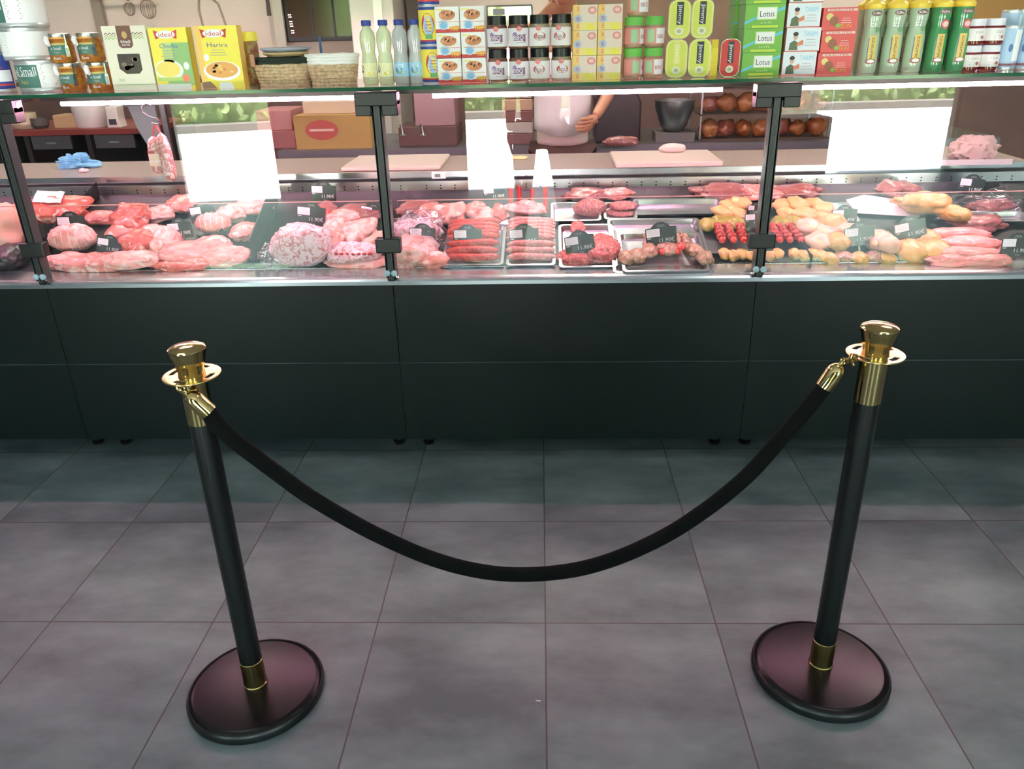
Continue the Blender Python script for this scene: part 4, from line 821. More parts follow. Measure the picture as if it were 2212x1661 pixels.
for k, (u, w_) in enumerate(((1560, 'leftmost'), (1584, 'second'), (1606, 'third'), (1684, 'fourth'), (1706, 'fifth'), (1730, 'rightmost'))):
    p = D(u, 527, .02); f2 = skewer(4, REDM, 1, 'paprika red skewer with a cherry tomato end, %s of the six' % w_, p.x, p.y, deckz(p.y) + .02, (.0, .05, -.04, .08, .15, .2)[k], fr_, 'paprika red skewers'); fr_ = fr_ or f2
for k, (u, v, w_) in enumerate(((1530, 484, 40), (1560, 480, 46), (1590, 482, 40), (1688, 482, 46), (1716, 478, 36))): meat('marinated_piece', u, v, w_, 32, PEPPER, 'olive green marinated piece behind the red skewers, %s' % ['leftmost', 'second', 'left of the stacked tags', 'right of the third post', 'rightmost'][k], seed=91 + k, hz=.02, lift=.015, n=3, group='olive green marinated pieces')
for k in range(12):
    u = 1565 + k * 19; 
    if k == 7: continue
    meat('chicken_cube', u, 548 + (k % 2) * 3, 25, 26, CURRY, 'pale yellow chicken cube in the front row, %s' % ['first from left', 'second', 'third', 'fourth, below the left red skewers', 'fifth, left of the post', 'sixth, at the post', 'seventh, right of the post', '', 'ninth, near the tray edge', 'tenth', 'eleventh', 'last, at the dark tray edge'][k], seed=100 + k, hz=.016, n=3, group='yellow chicken cubes', lift=.004)
random.seed(5)
for k, (u, v, w_) in enumerate(((1575, 446, 44), (1600, 440, 46), (1588, 462, 48), (1560, 460, 40), (1690, 446, 50), (1722, 440, 52), (1754, 442, 50), (1778, 452, 44), (1700, 462, 48), (1738, 462, 56), (1770, 470, 40))):
    meat('chicken_piece', u, v, w_, 34, CHICKY, 'yellow marinated chicken piece at the back, %s' % ['left of the third post, topmost', 'just left of the post, upper', 'just left of the post, lower', 'leftmost, lower', 'right of the post, upper left', 'upper middle right of the post', 'upper right of the heap', 'right end beside the black tag', 'right of the post, lower left', 'lower middle right of the post', 'lower right beside the black tag'][k], seed=120 + k, hz=.024, lift=.01 + .012 * (k % 2), n=3, group='yellow chicken pieces', rz=random.uniform(-1, 1))
divider(1752, 574, 1668, 466, .035, 'dark tray edge between the red skewers and the chicken legs')
for k, (u, v, w_, h_, m_) in enumerate(((1745, 492, 66, 44, CHICKP), (1790, 500, 70, 40, CHICKP), (1768, 520, 56, 36, CHICKP), (1812, 522, 46, 36, CURRY), (1835, 500, 50, 40, CHICKP), (1800, 480, 50, 30, CHICKY))):
    meat('chicken_drumstick', u, v, w_, h_, m_, 'pale chicken leg heaped right of the dark tray edge, %s' % ['upper left', 'centre', 'lower left', 'lower right, yellowish', 'right, behind the grey tag', 'topmost below the black tag'][k], seed=140 + k, hz=.030, lift=.006 * k, group='pale chicken legs', rz=(.5, -.3, .2, 0, .6, .1)[k], n=3)
for k, u in enumerate((1790, 1822, 1856, 1890, 1916)): meat('marinated_cube', u, 558 - (k % 2) * 4, 38, 28, HERB if k % 2 else CURRY, 'greenish marinated cube along the front, %s' % ['left, beside the tray edge', 'below the grey tag', 'middle of the row', 'fourth', 'last, beside the hanging chicken'][k], seed=150 + k, hz=.018, n=3, group='greenish marinated cubes')
# hens
def hen(u, v, s_, label, m, rz, legs=True, lift=0.0, hzm=1.0):
    p = D(u, v, .04 + lift); t = empty('whole_chicken', (p.x, p.y, deckz(p.y) + lift), label, 'chicken', 'whole chickens', rz=rz, rx=math.atan(DK)); t.scale = (s_, s_, s_)
    g = G(); lump(g, m, (0, 0, .045), (.085, .058, .048), 7, .10, 1.2, 4, flatb=.9); lump(g, m, (-.062, 0, .046), (.045, .046, .040), 9, .08, 1.2, 3); g.build('body', t, sharp=0)
    for sy in (-1, 1):
        g = G(); lump(g, m, (.045, sy * .040, .048), (.046, .026, .028), 5 + sy, .12, 1.2, 3, rot=Matrix.Rotation(.35 * sy, 3, 'Z')); g.tube([(.075, sy * .046, .05), (.100, sy * .042, .053), (.118, sy * .036, .055)], [.014, .010, .009], m, 10); g.build('leg', t, sharp=0)
        g = G(); lump(g, m, (-.045, sy * .055, .040), (.036, .013, .018), 15 + sy, .15, 1.2, 3, rot=Matrix.Rotation(-.25 * sy, 3, 'Z')); g.build('wing', t, sharp=0)
        if legs: g = G(); g.tube([(.118, sy * .036, .055), (.150, sy * .034, .057), (.170, sy * .026, .050)], [.007, .006, .0045], mat('yellow_foot', (0.94, 0.78, 0.40), 0.4), 8); g.build('foot', t)
    return t
hen(1995, 440, .92, 'whole yellow chicken lying at the back on white paper', CHICKY, 2.9, False, .02)
hen(2055, 455, .66, 'second yellow chicken, smaller, right of the big one', CHICKY, 2.2, False, .02)
hen(1895, 520, .85, 'pale chicken with yellow feet, between the two grey tags', CHICKP, 1.75, True)
for k, (u, v, w_) in enumerate(((1968, 540, 66), (2015, 540, 62), (2000, 515, 60))): meat('chicken_breast', u, v, w_, 48, CHICKY, 'pale yellow chicken breast below the tilted tag, %s' % ['left one', 'right one', 'rear one'][k], seed=160 + k, hz=.034, group='chicken breasts', n=3)
for k, (u, v, w_) in enumerate(((2070, 505, 120), (2100, 525, 130), (2090, 548, 150), (2120, 560, 110), (2050, 562, 90), (2145, 540, 70))): meat('pink_fillet', u, v, w_, 30, FILLET, 'smooth pink fillet in the right heap, %s' % ['topmost', 'second from the top', 'middle', 'front right', 'front left', 'beside the last tag'][k], seed=170 + k, hz=.020, ry=.035, lift=.028 - .005 * k, group='pink fillets', rz=-.1)
meat('brown_offal', 2110, 482, 110, 30, LIVER, 'brownish offal behind the pink fillets', seed=180, bump=.4)
meat('brown_offal', 2140, 445, 90, 34, LIVER, 'brownish meat inside the clear bag, back right', seed=181, bump=.4)
film('plastic_bag', 2145, 440, 110, 46, 'crumpled clear bag at the back right corner', 182, hz=.045)
meat('smoked_meat', 1935, 408, 80, 40, LIVER, 'reddish brown meat at the very back, left of the whole chickens', seed=183, bump=.4)
p = D(1905, 450, .005); g = G(); g.prism([(-.13, -.05), (.11, -.09), (.15, .03), (-.04, .10), (-.12, .06)], 0, .0015, flat(232, 216, 232), 'z'); tag(g.build('white_paper', loc=(p.x, p.y, deckz(p.y) + .012), rot=(math.atan(DK), 0, 0)), 'white paper sheet between black tag and whole chicken', 'paper')
p = D(1130, 478, .03); g = G(); g.prism([(-.11, -.015), (.06, -.035), (.065, .025), (-.02, .03)], 0, .0015, flat(226, 214, 226), 'z'); tag(g.build('white_paper', loc=(p.x, p.y, deckz(p.y) + .03), rot=(math.atan(DK) * 1.6, 0, 0)), 'white paper strip lying across the back of the sausage trays', 'paper')
tray_px(1768, 1860, 480, 436, .02, 'small steel tray behind the black tag, right bay')
tray_px(2060, 2230, 480, 455, .02, 'steel tray at the back right behind the offal')

# ---- the tags
price(158, 484, 62, 0, 'grey slate price tag above the rolled roast, far left')
price(234, 526, 52, 10, 'black slate price tag leaning among the red cuts', lean=-.3)
price(393, 492, 54, -5, 'slate price tag behind the smooth pink cut, left bay')
price(442, 458, 56, -6, 'faint slate price tag at the back above the rolled roast')
price(700, 413, 54, 2, 'purplish slate tag standing highest, behind the marbled belly', Y=1.45)
price(672, 464, 62, 6, 'slate tag leaning on top of the marbled belly piece')
price(802, 459, 54, 12, 'purplish slate tag just left of the second post', Y=1.38)
price(913, 505, 56, 2, 'small slate tag stuck in the large clear bag')
price(1011, 512, 62, 0, 'slate tag standing in the red sausages')
price(1133, 512, 64, -3, 'slate tag standing in the pale sausages')
price(1255, 526, 64, -8, 'slate tag standing in the minced meat')
price(1430, 510, 66, -7, 'slate tag leaning in the long empty steel tray')
price(1070, 412, 50, -3, 'slate tag at the back left of the rib bones', Y=1.42)
price(1628, 444, 36, 8, 'slate tag behind another one, left of the third post', Y=1.30, yaw=.4)
price(1632, 468, 46, -3, 'slate tag beside the third post, in front of the yellow chicken', Y=1.22)
price(1643, 520, 54, 0, 'black slate tag low behind the third post', Y=1.03)
price(1822, 464, 54, -1, 'black slate tag standing behind the pale chicken legs')
price(1856, 508, 64, -6, 'grey slate tag above the greenish marinated cubes')
price(1969, 496, 66, -14, 'slate tag tilted the most, above the chicken breasts')
price(2094, 398, 54, 6, 'slate tag at the very back right, above the clear bag', Y=1.5)
price(2192, 532, 64, 0, 'slate tag cut off by the right edge, beside the fillets')

# ---- sausages on a hook under the shelf
p0 = atY(322, 232, 1.10); t = empty('meat_hook', p0, 'S shaped pink lit hook under the glass shelf, left bay', 'hook')
g = G(); pts = []
for k in range(25):
    u = [(308, 242), (306, 232), (314, 226), (322, 230), (322, 240)][0]; break
hk = [(326, 228), (316, 224), (306, 230), (308, 242), (322, 252), (338, 256), (345, 262), (342, 268), (328, 266)]
hp = [atY(a, b, 1.10) - p0 for a, b in hk]
g.tube(hp, .0022, mat('hook_steel', (0.85, 0.78, 0.82), 0.2, .9), 8); g.build('wire', t)
def dry(u0, v0, u1, v1, rpx, label, lab):
    A, B = atY(u0, v0, 1.10), atY(u1, v1, 1.10); t = empty('dry_sausage', A, label, 'sausage', 'hanging dry sausages'); s = mpp(A); r = rpx * s; d = B - A
    g = G(); g.tube([d * a for a in (0, .03, .1, .25, .5, .8, .93, 1.0)], [r * .15, r * .35, r * .75, r * .95, r, r, r * .8, r * .2], flesh('dry_skin', (0.80, 0.60, 0.56), (0.72, 0.46, 0.42), fat=(0.90, 0.82, 0.80), fatamt=.5, scale=60), 16); g.build('casing', t)
    q = atY(334, 268, 1.10) - A; g = G(); g.tube([(0, 0, 0), q * .5 + Vector((.002, 0, 0)), q], .0016, flat(226, 70, 60), 6); g.tube([(.002, -.002, 0), q * .5 + Vector((-.002, -.002, 0)), q], .0014, flat(226, 70, 60), 6); g.build('red_string', t)
    g = G()
    if lab: 
        m_ = d * .64; P = cyl(m_.x, m_.y, r * 1.03); g.quad(-r * 1.2, r * 1.2, m_.z - .018, m_.z + .024, flat(220, 196, 170), P, 10); P = cyl(m_.x, m_.y, r * 1.07); g.text('Sucuk', 0, m_.z, r * 1.9, .010, WHITE, P); g.quad(-r, r * .3, m_.z + .026, m_.z + .034, flat(170, 60, 60), P, 8); g.build('printed_band', t)
    else: g.box(-.002, .018, -.018, -.0165, d.z * .5 - .012, d.z * .5 + .012, flat(240, 226, 236)); g.box(.002, .022, -.0182, -.0168, d.z * .5 - .042, d.z * .5 - .014, flat(240, 226, 236)); g.build('paper_tag', t)
    return t
dry(330, 294, 344, 374, 15, 'short dry sausage with printed band hanging on the hook', 1)
dry(346, 286, 372, 392, 14, 'dry sausage with white paper tags, right one on the hook', 0)
# long lamp reflector sticker at far left: white ruler-like strip on the pane edge
# ================================================================ things on the rear worktop
WT = 0.9685
def onw(u, v): return atZ(u, v, WT)
p = onw(166, 362); g = G(); lump(g, mat('blue_gloves', (0.42, 0.68, 0.82), 0.45, col2=(0.50, 0.76, 0.88), scale=30), (0, 0, .022), (.085, .04, .036), 4, .55, 1.9, 4, fold=.45, fine=.15)
tag(g.build('blue_gloves', loc=(p.x, p.y, WT)), 'crumpled pair of blue plastic gloves on the rear worktop, left bay', 'gloves')
p = onw(182, 372); g = G(); lump(g, flat(226, 206, 206), (0, 0, .008), (.022, .014, .010), 2, .2, n=3); tag(g.build('paper_ball', loc=(p.x, p.y, WT)), 'small pale paper ball in front of the blue gloves', 'paper')
BRD = mat('beige_board', (0.80, 0.75, 0.70), 0.5)
def board(u0, u1, vf, vb, th, label):
    A, B = atZ(u0, vf, WT + th), atZ(u1, vf, WT + th); yb = atZ((u0 + u1) / 2, vb, WT + th).y; g = G(); g.box(A.x, B.x, A.y, yb, WT + .0005, WT + th, BRD); return tag(g.build('cutting_board', bevel=.006), label, 'cutting board', 'cutting boards')
board(735, 948, 362, 334, .018, 'beige cutting board on the rear worktop, left of the thermometer')
board(1330, 1568, 352, 324, .022, 'beige cutting board under a pale bread piece, rear worktop')
p = atZ(1452, 328, WT + .022); g = G(); lump(g, mat('pale_loaf', (0.86, 0.80, 0.76), 0.6), (0, 0, .014), (.060, .035, .022), 3, .12, n=3, flatb=.7); tag(g.build('pale_block', loc=(p.x, p.y, WT + .0228)), 'pale rounded block lying on the right cutting board', 'food block')
p = onw(1122, 342); g = G(); g.lathe([(.036, 0), (.040, .003), (.038, .006), (.001, .0065)], mat('yellow_disc', (0.98, 0.88, 0.62), 0.3), 24); tag(g.build('light_disc', loc=(p.x, p.y, WT)), 'small round yellow dish standing in for a light on the rear worktop near the middle', 'disc')  # pale disc put in for a round yellow light, emits nothing
p = onw(2110, 352); t = empty('tray_with_cloth', (p.x, p.y - .02, WT), 'grey plastic tray on the rear worktop at the right', 'tray')
g = G(); g.box(-.17, .11, -.03, .12, 0, .012, mat('grey_tray', (0.66, 0.66, 0.66), 0.4)); g.build('base', t, bevel=.004)
g = G(); g.box(-.172, .112, -.032, -.028, .0, .022, mat('grey_tray_rim', (0.74, 0.74, 0.74), 0.35)); g.build('rim', t)
g = G(); lump(g, mat('white_cloth', (0.72, 0.66, 0.62), 0.9), (0, 0, .035), (.095, .05, .060), 8, .28, 1.6, 4, fold=.30, fine=.04); tag(g.build('white_cloth', loc=(p.x - .01, p.y + .03, WT + .0125)), 'crumpled white cloth heaped on the grey tray, right', 'cloth')
# ================================================================ the back of the shop
BK = 4.2
g = G(); g.box(-5.3, 5.3, 4.17, 4.2, 0, 1.24, mat('brown_dado', (0.42, 0.32, 0.29), 0.55, col2=(0.50, 0.38, 0.34), scale=2)); g.box(-5.3, 5.3, 4.16, 4.2, 1.24, 1.26, mat('dado_cap', (0.60, 0.52, 0.48), 0.5)); structure(g.build('trim_1'))
DK_ = mat('dark_wood', (0.16, 0.13, 0.11), 0.5); REDW = mat('red_edge', (0.50, 0.20, 0.17), 0.4)
t = empty('prep_table', (-2.45, 3.25, 0), 'long red edged table with dark compartments below, back left', 'table')
A = atY(20, 280, 3.0); B = atY(318, 268, 3.0); tx0, tx1 = A.x - .7, B.x; zt = 1.03
g = G(); g.box(tx0 + 2.45, tx1 + 2.45, -.25, .40, zt - .03, zt, REDW); g.build('table_top', t)
g = G(); g.box(tx0 + 2.45, tx1 + 2.45, .38, .40, .1, zt - .03, DK_); 
for k in range(5): x = tx0 + 2.45 + (tx1 - tx0 - .03) * k / 4; g.box(x, x + .03, -.22, .38, .1, zt - .03, DK_)
g.box(tx0 + 2.45, tx1 + 2.45, -.22, .38, .45, .48, DK_); g.build('compartments', t)
for k in range(3):
    x = tx0 + 2.45 + (tx1 - tx0) * (k + 1.1) / 4; g = G(); g.box(x, x + .24, -.235, -.22, zt - .11, zt - .035, mat('grey_drawer', (0.30, 0.30, 0.30), 0.4)); d = g.build('drawer', t); g = G(); g.box(x + .09, x + .15, -.245, -.235, zt - .08, zt - .07, STEEL); g.build('handle', d)
for k in (0, 1):
    for yy in (-.22, .35): x = (tx0, tx1 - .05)[k] + 2.45; g = G(); g.box(x, x + .05, yy, yy + .05, 0, .1, DK_); g.build('leg', t)
def at_tab(u, Y, z): return atY(u, 260, Y).x
def boxthing(u0, u1, Y, z, h, d, m, name, label, cat, bev=.004, group=None):
    X0, X1 = atY(u0, 250, Y).x, atY(u1, 250, Y).x; g = G(); g.box(0, X1 - X0, 0, d, 0, h, m); return tag(g.build(name, loc=(X0, Y, z + .0006), bevel=bev), label, cat, group)
boxthing(112, 160, 3.08, zt, .075, .14, mat('kraft', (0.72, 0.60, 0.45), 0.7), 'cardboard_box', 'small brown cardboard box on the red edged table', 'box')
X = atY(186, 250, 3.1).x; t = empty('white_pot', (X, 3.15, zt + .0006), 'white cylindrical pot on the red edged table', 'pot'); g = G(); g.lathe([(.088, 0), (.095, .01), (.098, .13), (.090, .13), (.086, .012)], flat(214, 208, 202), 32, cap=False); g.build('body', t); g = G(); g.lathe([(.099, .13), (.102, .135), (.099, .142), (.02, .15), (.014, .165), (.001, .166)], flat(222, 218, 212), 32); g.build('lid', t)
X = atY(231, 250, 3.0).x; t = empty('label_printer', (X, 3.05, zt + .0006), 'small white device with dark slot on the red edged table', 'device'); g = G(); g.prism([(-.04, 0), (.04, 0), (.034, .05), (.038, .12), (-.030, .12), (-.034, .05)], 0, .09, flat(214, 206, 196)); g.build('case', t, bevel=.006); g = G(); g.box(-.022, .022, -.003, .002, .018, .05, INK); g.build('slot', t)
for k, (u, r_, h_, c) in enumerate(((50, .07, .09, (180, 160, 130)), (82, .05, .06, (60, 56, 52)), (20, .06, .12, (140, 120, 100)))):
    X = atY(u, 250, 3.12).x; g = G(); g.lathe([(r_ * .7, 0), (r_, h_ * .3), (r_, h_), (r_ * .93, h_), (r_ * .9, h_ * .35), (.001, .01)], flat(*c), 28); tag(g.build('bowl', loc=(X, 3.12, zt + .0006)), ['beige bowl on the red edged table near the first post', 'small dark bowl between the beige bowl and brown box', 'tall brown bowl at the far left of the red table'][k], 'bowl')
g = G(); vs = [(0, 0, 0), (.30, 0, 0), (.34, .02, -.30), (.2, .03, -.36), (.05, 0, -.10)]; X = atY(262, 240, 2.9)
g.prism([(0, 0), (.16, .0), (.17, -.34), (.13, -.36), (.03, -.12)], 0, .012, flat(150, 156, 160)); tag(g.build('grey_cloth', loc=(X.x, 2.98, X.z + .02)), 'blue grey cloth hanging over the end of the red table', 'cloth')
g = G(); g.box(X.x - .02, X.x + .22, 2.97, 3.0, X.z + .02, X.z + .035, STEELD); g.box(X.x + .19, X.x + .22, 2.97, 3.0, 0, X.z + .02, STEELD); tag(g.build('towel_rail'), 'steel rail post carrying the blue grey cloth', 'rail')
t = empty('steel_table', (-.4, 3.2, 0), 'long steel table against the back wall, behind the rear worktop', 'table')
g = G(); g.box(-1.15, 2.9, -.30, .45, .86, .90, STEELD); g.build('table_top', t)
g = G(); g.box(-1.12, 2.85, -.26, .42, .35, .38, STEELD); g.build('lower_shelf', t)
for xx in (-1.12, .8, 2.83):
    for yy in (-.27, .40): g = G(); g.box(xx, xx + .04, yy, yy + .04, 0, .86, STEELD); g.build('leg', t)
ST = .9
X0, X1 = atY(636, 280, 2.95).x, atY(800, 280, 2.95).x; wd = X1 - X0
g = G(); KY = mat('yellow_card', (0.74, 0.60, 0.36), 0.7); g.box(0, wd, 0, .25, 0, .185, KY); g.oval(wd * .36, .105, wd * .22, .055, flat(186, 70, 62), front(-.001)); g.quad(wd * .2, wd * .52, .098, .112, flat(226, 190, 180), front(-.002)); g.box(0, wd * .5, -.006, 0, .183, .187, KY)
tag(g.build('cardboard_box', loc=(X0, 2.95, ST + .0006)), 'yellow cardboard box with a big red oval on its front', 'box')
boxthing(656, 775, 3.02, ST + .186, .07, .2, mat('beige_card', (0.80, 0.72, 0.62), 0.7), 'cardboard_box', 'beige carton lying on top of the yellow box', 'box')
PK = mat('pink_crate', (0.66, 0.40, 0.40), 0.5)
boxthing(560, 632, 3.0, ST, .10, .3, PK, 'plastic_crate', 'dull pink crate left of the yellow box, lower one', 'crate', group='dull pink crates')
boxthing(552, 628, 3.02, ST + .1012, .11, .3, mat('pink_crate2', (0.74, 0.50, 0.50), 0.5), 'plastic_crate', 'paler pink crate left of the yellow box, upper one', 'crate', group='dull pink crates')
boxthing(896, 982, 3.0, ST + .11, .20, .25, mat('mauve_box', (0.66, 0.52, 0.54), 0.45), 'plastic_container', 'mauve plastic container behind the middle post, right side', 'container')
boxthing(858, 985, 2.98, ST, .109, .3, mat('brown_box', (0.40, 0.28, 0.26), 0.5), 'wooden_box', 'brown box under the mauve container', 'box')
for k, u in enumerate((866, 910)):
    P0 = atY(u, 268, 2.96); g = G(); g.tube([(0, 0, 0), (.004, 0, -.03), (.008, 0, -.06)], [.010, .008, .010], STEEL, 12); g.tube([(-.008, 0, -.061), (.024, 0, -.061)], .006, STEEL, 8); tag(g.build('tap_lever', loc=P0), 'short steel tap handle in front of the brown box, %s' % ['left one', 'right one'][k], 'tap', 'steel tap handles')
for k, (u0, u1, z, h_, c) in enumerate(((1085, 1150, ST, .06, (120, 84, 80)), (1085, 1150, ST + .0615, .06, (190, 180, 172)), (1085, 1150, ST + .123, .06, (130, 80, 76)), (1085, 1150, ST + .185, .06, (196, 160, 130)))):
    boxthing(u0, u1, 2.99, z, h_, .3, flat(*c), 'storage_tray', 'flat storage tray left of the butcher, %s' % ['lowest, dark', 'second, pale', 'third, reddish', 'top, tan'][k], 'tray', group='stacked storage trays')
# dark machine
t = empty('meat_machine', (atY(1335, 260, 2.98).x, 3.1, ST + .0006), 'dark mauve machine standing right of the butcher', 'machine')
g = G(); g.prism([(-.13, 0), (.13, 0), (.13, .22), (.09, .30), (-.10, .30), (-.13, .24)], -.12, .12, mat('dark_mauve', (0.20, 0.15, 0.17), 0.35)); g.build('body', t, bevel=.012)
g = G(); g.box(-.14, .14, -.13, .13, .301, .34, mat('mauve_lid', (0.48, 0.32, 0.38), 0.35)); g.build('lid', t, bevel=.008)
g = G(); lump(g, LIVER, (0, -.145, .03), (.10, .03, .03), 3, .2, n=3); tag(g.build('meat_loaf', loc=(t.location.x + .0, 2.93, ST)), 'reddish meat piece in front of the dark mauve machine', 'meat')
t = empty('mixing_bowl', (atY(1460, 260, 2.98).x, 3.06, ST + .05), 'grey steel mixing bowl on a block, right of the dark machine', 'bowl')
g = G(); g.lathe([(.05, 0), (.075, .03), (.11, .13), (.112, .17), (.104, .17), (.07, .035), (.001, .01)], STEELD, 32); g.build('bowl', t); g = G(); g.box(-.11, .11, -.09, .09, -.0494, -.001, flat(90, 86, 84)); g.build('block', t)
# rack with golden pieces
x0, x1 = atY(1512, 260, 3.0).x, atY(1795, 260, 3.0).x
t = empty('bread_rack', ((x0 + x1) / 2, 3.2, ST + .0006), 'wire rack filled with golden brown pieces, behind the third post', 'rack'); hw = (x1 - x0) / 2
for k in range(3): g = G(); g.box(-hw, hw, -.2, .2, .135 * k, .135 * k + .008, mat('dark_rack', (0.30, 0.22, 0.18), 0.5)); g.build('shelf', t)
for sx in (-hw, hw - .01): g = G(); g.box(sx, sx + .01, -.2, -.19, 0, .42, STEELD); g.box(sx, sx + .01, .19, .2, 0, .42, STEELD); g.build('upright', t)
random.seed(21); GOLD = [flesh('golden_a', (0.72, 0.46, 0.26), (0.60, 0.34, 0.18), fat=(0.82, 0.62, 0.40), fatamt=.58, scale=20), flesh('golden_b', (0.66, 0.38, 0.28), (0.50, 0.26, 0.18), fat=(0.80, 0.56, 0.42), fatamt=.56, scale=20)]
mes = []
for q in range(3): g = G(); lump(g, GOLD[q % 2], (0, 0, .035), (.055, .045, .038), 30 + q, .35, n=3, flatb=.8); o = g.build('golden_piece', sharp=0); mes.append(o)
cn = 0; colw = ['at the left end', 'second from left', 'third from left', 'fourth from left', 'fifth from left', 'sixth from left', 'at the right end']
for k in range(3):
    for j in range(7):
        o = mes[cn] if cn < 3 else mes[cn % 3].copy()
        if cn >= 3: C.objects.link(o)
        cn += 1; o.location = ((x0 + x1) / 2 - hw + .06 + j * (2 * hw - .12) / 6, 3.06 + random.uniform(0, .02), ST + .0095 + .135 * k); o.rotation_euler.z = random.uniform(0, 3); s_ = random.uniform(.95, 1.15); o.scale = (s_, s_, s_ * 1.25)
        tag(o, 'golden brown piece on the %s of the wire rack, %s' % (['bottom level', 'middle level', 'upper level'][k], colw[j]), 'food', 'golden brown pieces')
# back wall fittings
def wallrect(u0, u1, v0, v1, Y): a = atY(u0, v1, Y); b = atY(u1, v1, Y); c = atY(u0, v0, Y); return a.x, b.x, a.z, c.z
X0, X1, Z0, Z1 = wallrect(597, 768, -170, 92, 4.1)
t = empty('wall_oven', ((X0 + X1) / 2, 4.13, Z0), 'black wall oven with bronze glass door and small white display', 'oven'); hw = (X1 - X0) / 2; hh_ = Z1 - Z0
g = G(); g.box(-hw, hw, -.02, .06, 0, hh_, BLACK); g.build('housing', t, bevel=.004)
g = G(); g.box(-hw + .10, hw - .02, -.028, -.021, .03, hh_ - .03, mat('bronze_glass', (0.24, 0.18, 0.13), 0.12, col2=(0.30, 0.23, 0.16), scale=2)); 
for q in (.3, .62): g.box(-hw + .12 + q * 2 * hw * .85, -hw + .135 + q * 2 * hw * .85, -.031, -.028, .03, hh_ - .03, BLACK)
g.build('door', t)
g = G(); LED = mat('white_leds', (1, 1, 1), .5, emit=(1, 1, 1), es=3.0)
for q in range(9):
    if q in (2, 6): continue
    for s_ in (0, 1): g.oval(-hw + .11 + s_ * .012 + q * .001, .17 - q * .014, .004, .003, LED, front(-.0325), 8)
g.build('display', t)
X0, X1, Z0, Z1 = wallrect(602, 622, -170, 100, 4.1); g = G(); g.box(X0, X1, 4.07, 4.10, Z0, Z1, mat('pale_metal_edge', (0.72, 0.70, 0.64), 0.35)); tag(g.build('metal_strip'), 'pale metal strip along the left side of the wall oven', 'strip')
X0, X1, Z0, Z1 = wallrect(788, 876, -60, 110, 4.0); t = empty('tall_fridge', ((X0 + X1) / 2, 3.66, 0), 'pale tall steel cabinet standing right of the wall oven', 'cabinet'); hw = (X1 - X0) / 2
g = G(); g.box(-hw, hw, 0, .48, 0.05, 2.1, mat('pale_steel', (0.78, 0.76, 0.72), 0.3, .4)); g.build('body', t, bevel=.006)
g = G(); g.box(hw * .1, hw * .5, -.012, -.001, .3, 2.0, mat('bright_steel', (0.92, 0.91, 0.88), 0.25, .3)); g.build('door_strip', t)
for sx in (-1, 1): g = G(); g.box(sx * hw * .8 - .02, sx * hw * .8 + .02, .03, .45, 0, .05, BLACK); g.build('foot', t)
X0, X1, Z0, Z1 = wallrect(884, 912, -60, 60, 4.1); g = G(); g.box(X0, X1, 4.05, 4.15, Z0 - .2, Z1, flat(70, 60, 52)); tag(g.build('knife_holder'), 'dark wooden holder on the wall right of the steel cabinet', 'holder')
X0, X1, Z0, Z1 = wallrect(206, 232, -60, 90, 4.1); g = G(); g.box(X0 + .01, X1 - .01, 4.13, 4.17, Z0, Z1, flat(140, 126, 108)); tag(g.build('wall_rail'), 'vertical grey brown rail on the wall above the cream carton', 'rail')
g = G(); g.box(atY(190, 0, 4.1).x, atY(330, 0, 4.1).x, 4.12, 4.14, 1.755, 1.77, flat(170, 130, 90)); tag(g.build('hook_rail'), 'thin wooden rail holding the whisks on the back wall', 'rail')
def whisk(u, label, s_):
    P0 = atY(u, 30, 4.08); t = empty('whisk', (P0.x, 4.08, P0.z), label, 'whisk', 'hanging whisks'); g = G(); wm = mat('old_wire', (0.55, 0.42, 0.34), 0.4, .5)
    for k in range(5):
        a = k * pi / 5; g.tube([(s_ * .05 * sin(b) * cos(a), s_ * .05 * sin(b) * sin(a) - 0, s_ * (-.06 * cos(b)) + .03 + (b > 2.6) * .0) for b in [i * pi * .88 / 10 for i in range(11)]], .0016, wm, 6); g.tube([(-s_ * .05 * sin(b) * cos(a), -s_ * .05 * sin(b) * sin(a), s_ * (-.06 * cos(b)) + .03) for b in [i * pi * .88 / 10 for i in range(11)]], .0016, wm, 6)
    g.build('wire_loops', t); g = G(); g.tube([(0, 0, .08), (0, 0, .26)], .008, wm, 10); g.build('handle', t)
whisk(322, 'wire whisk hanging on the back wall above the green soup carton', 1.0); whisk(282, 'smaller wire whisk hanging left of the bigger one', .7)
g = G(); P0 = atY(437, 50, 4.19); wm = mat('grey_bar', (0.62, 0.58, 0.52), 0.4, .4)
w2 = atY(478, 50, 4.19).x - P0.x; g.tube([(0, 0, -.02), (0 - .01, 0, .08), (.0, 0, .14), (.03, 0, .17), (w2 * .6, 0, .17), (w2, 0, .12), (w2 + .03, 0, -.02)], .006, wm, 8); tag(g.build('wire_bracket', loc=P0), 'bent grey wire bracket on the wall above the bright yellow carton', 'bracket')
t = empty('wall_knife', (atY(575, 0, 4.1).x, 4.12, 1.60), 'dark knife hanging on the wall left of the oven', 'knife'); g = G(); g.prism([(-.014, .03), (.014, .03), (.012, .14), (-.010, .14)], -.004, .004, flat(60, 50, 44)); g.build('handle', t); g = G(); g.prism([(0, -.16), (.008, -.10), (.008, .03), (-.006, .03), (-.006, -.10)], -.001, .001, flat(170, 160, 150)); g.build('blade', t)
X0, X1, Z0, Z1 = wallrect(1245, 1600, -60, 120, 4.1); g = G(); g.box(X0, X1, 4.12, 4.165, Z0 - .1, Z1, mat('brown_board', (0.47, 0.39, 0.31), 0.6, col2=(0.54, 0.44, 0.35), scale=3)); tag(g.build('wall_panel'), 'brown panel on the back wall behind the orange cartons', 'panel')
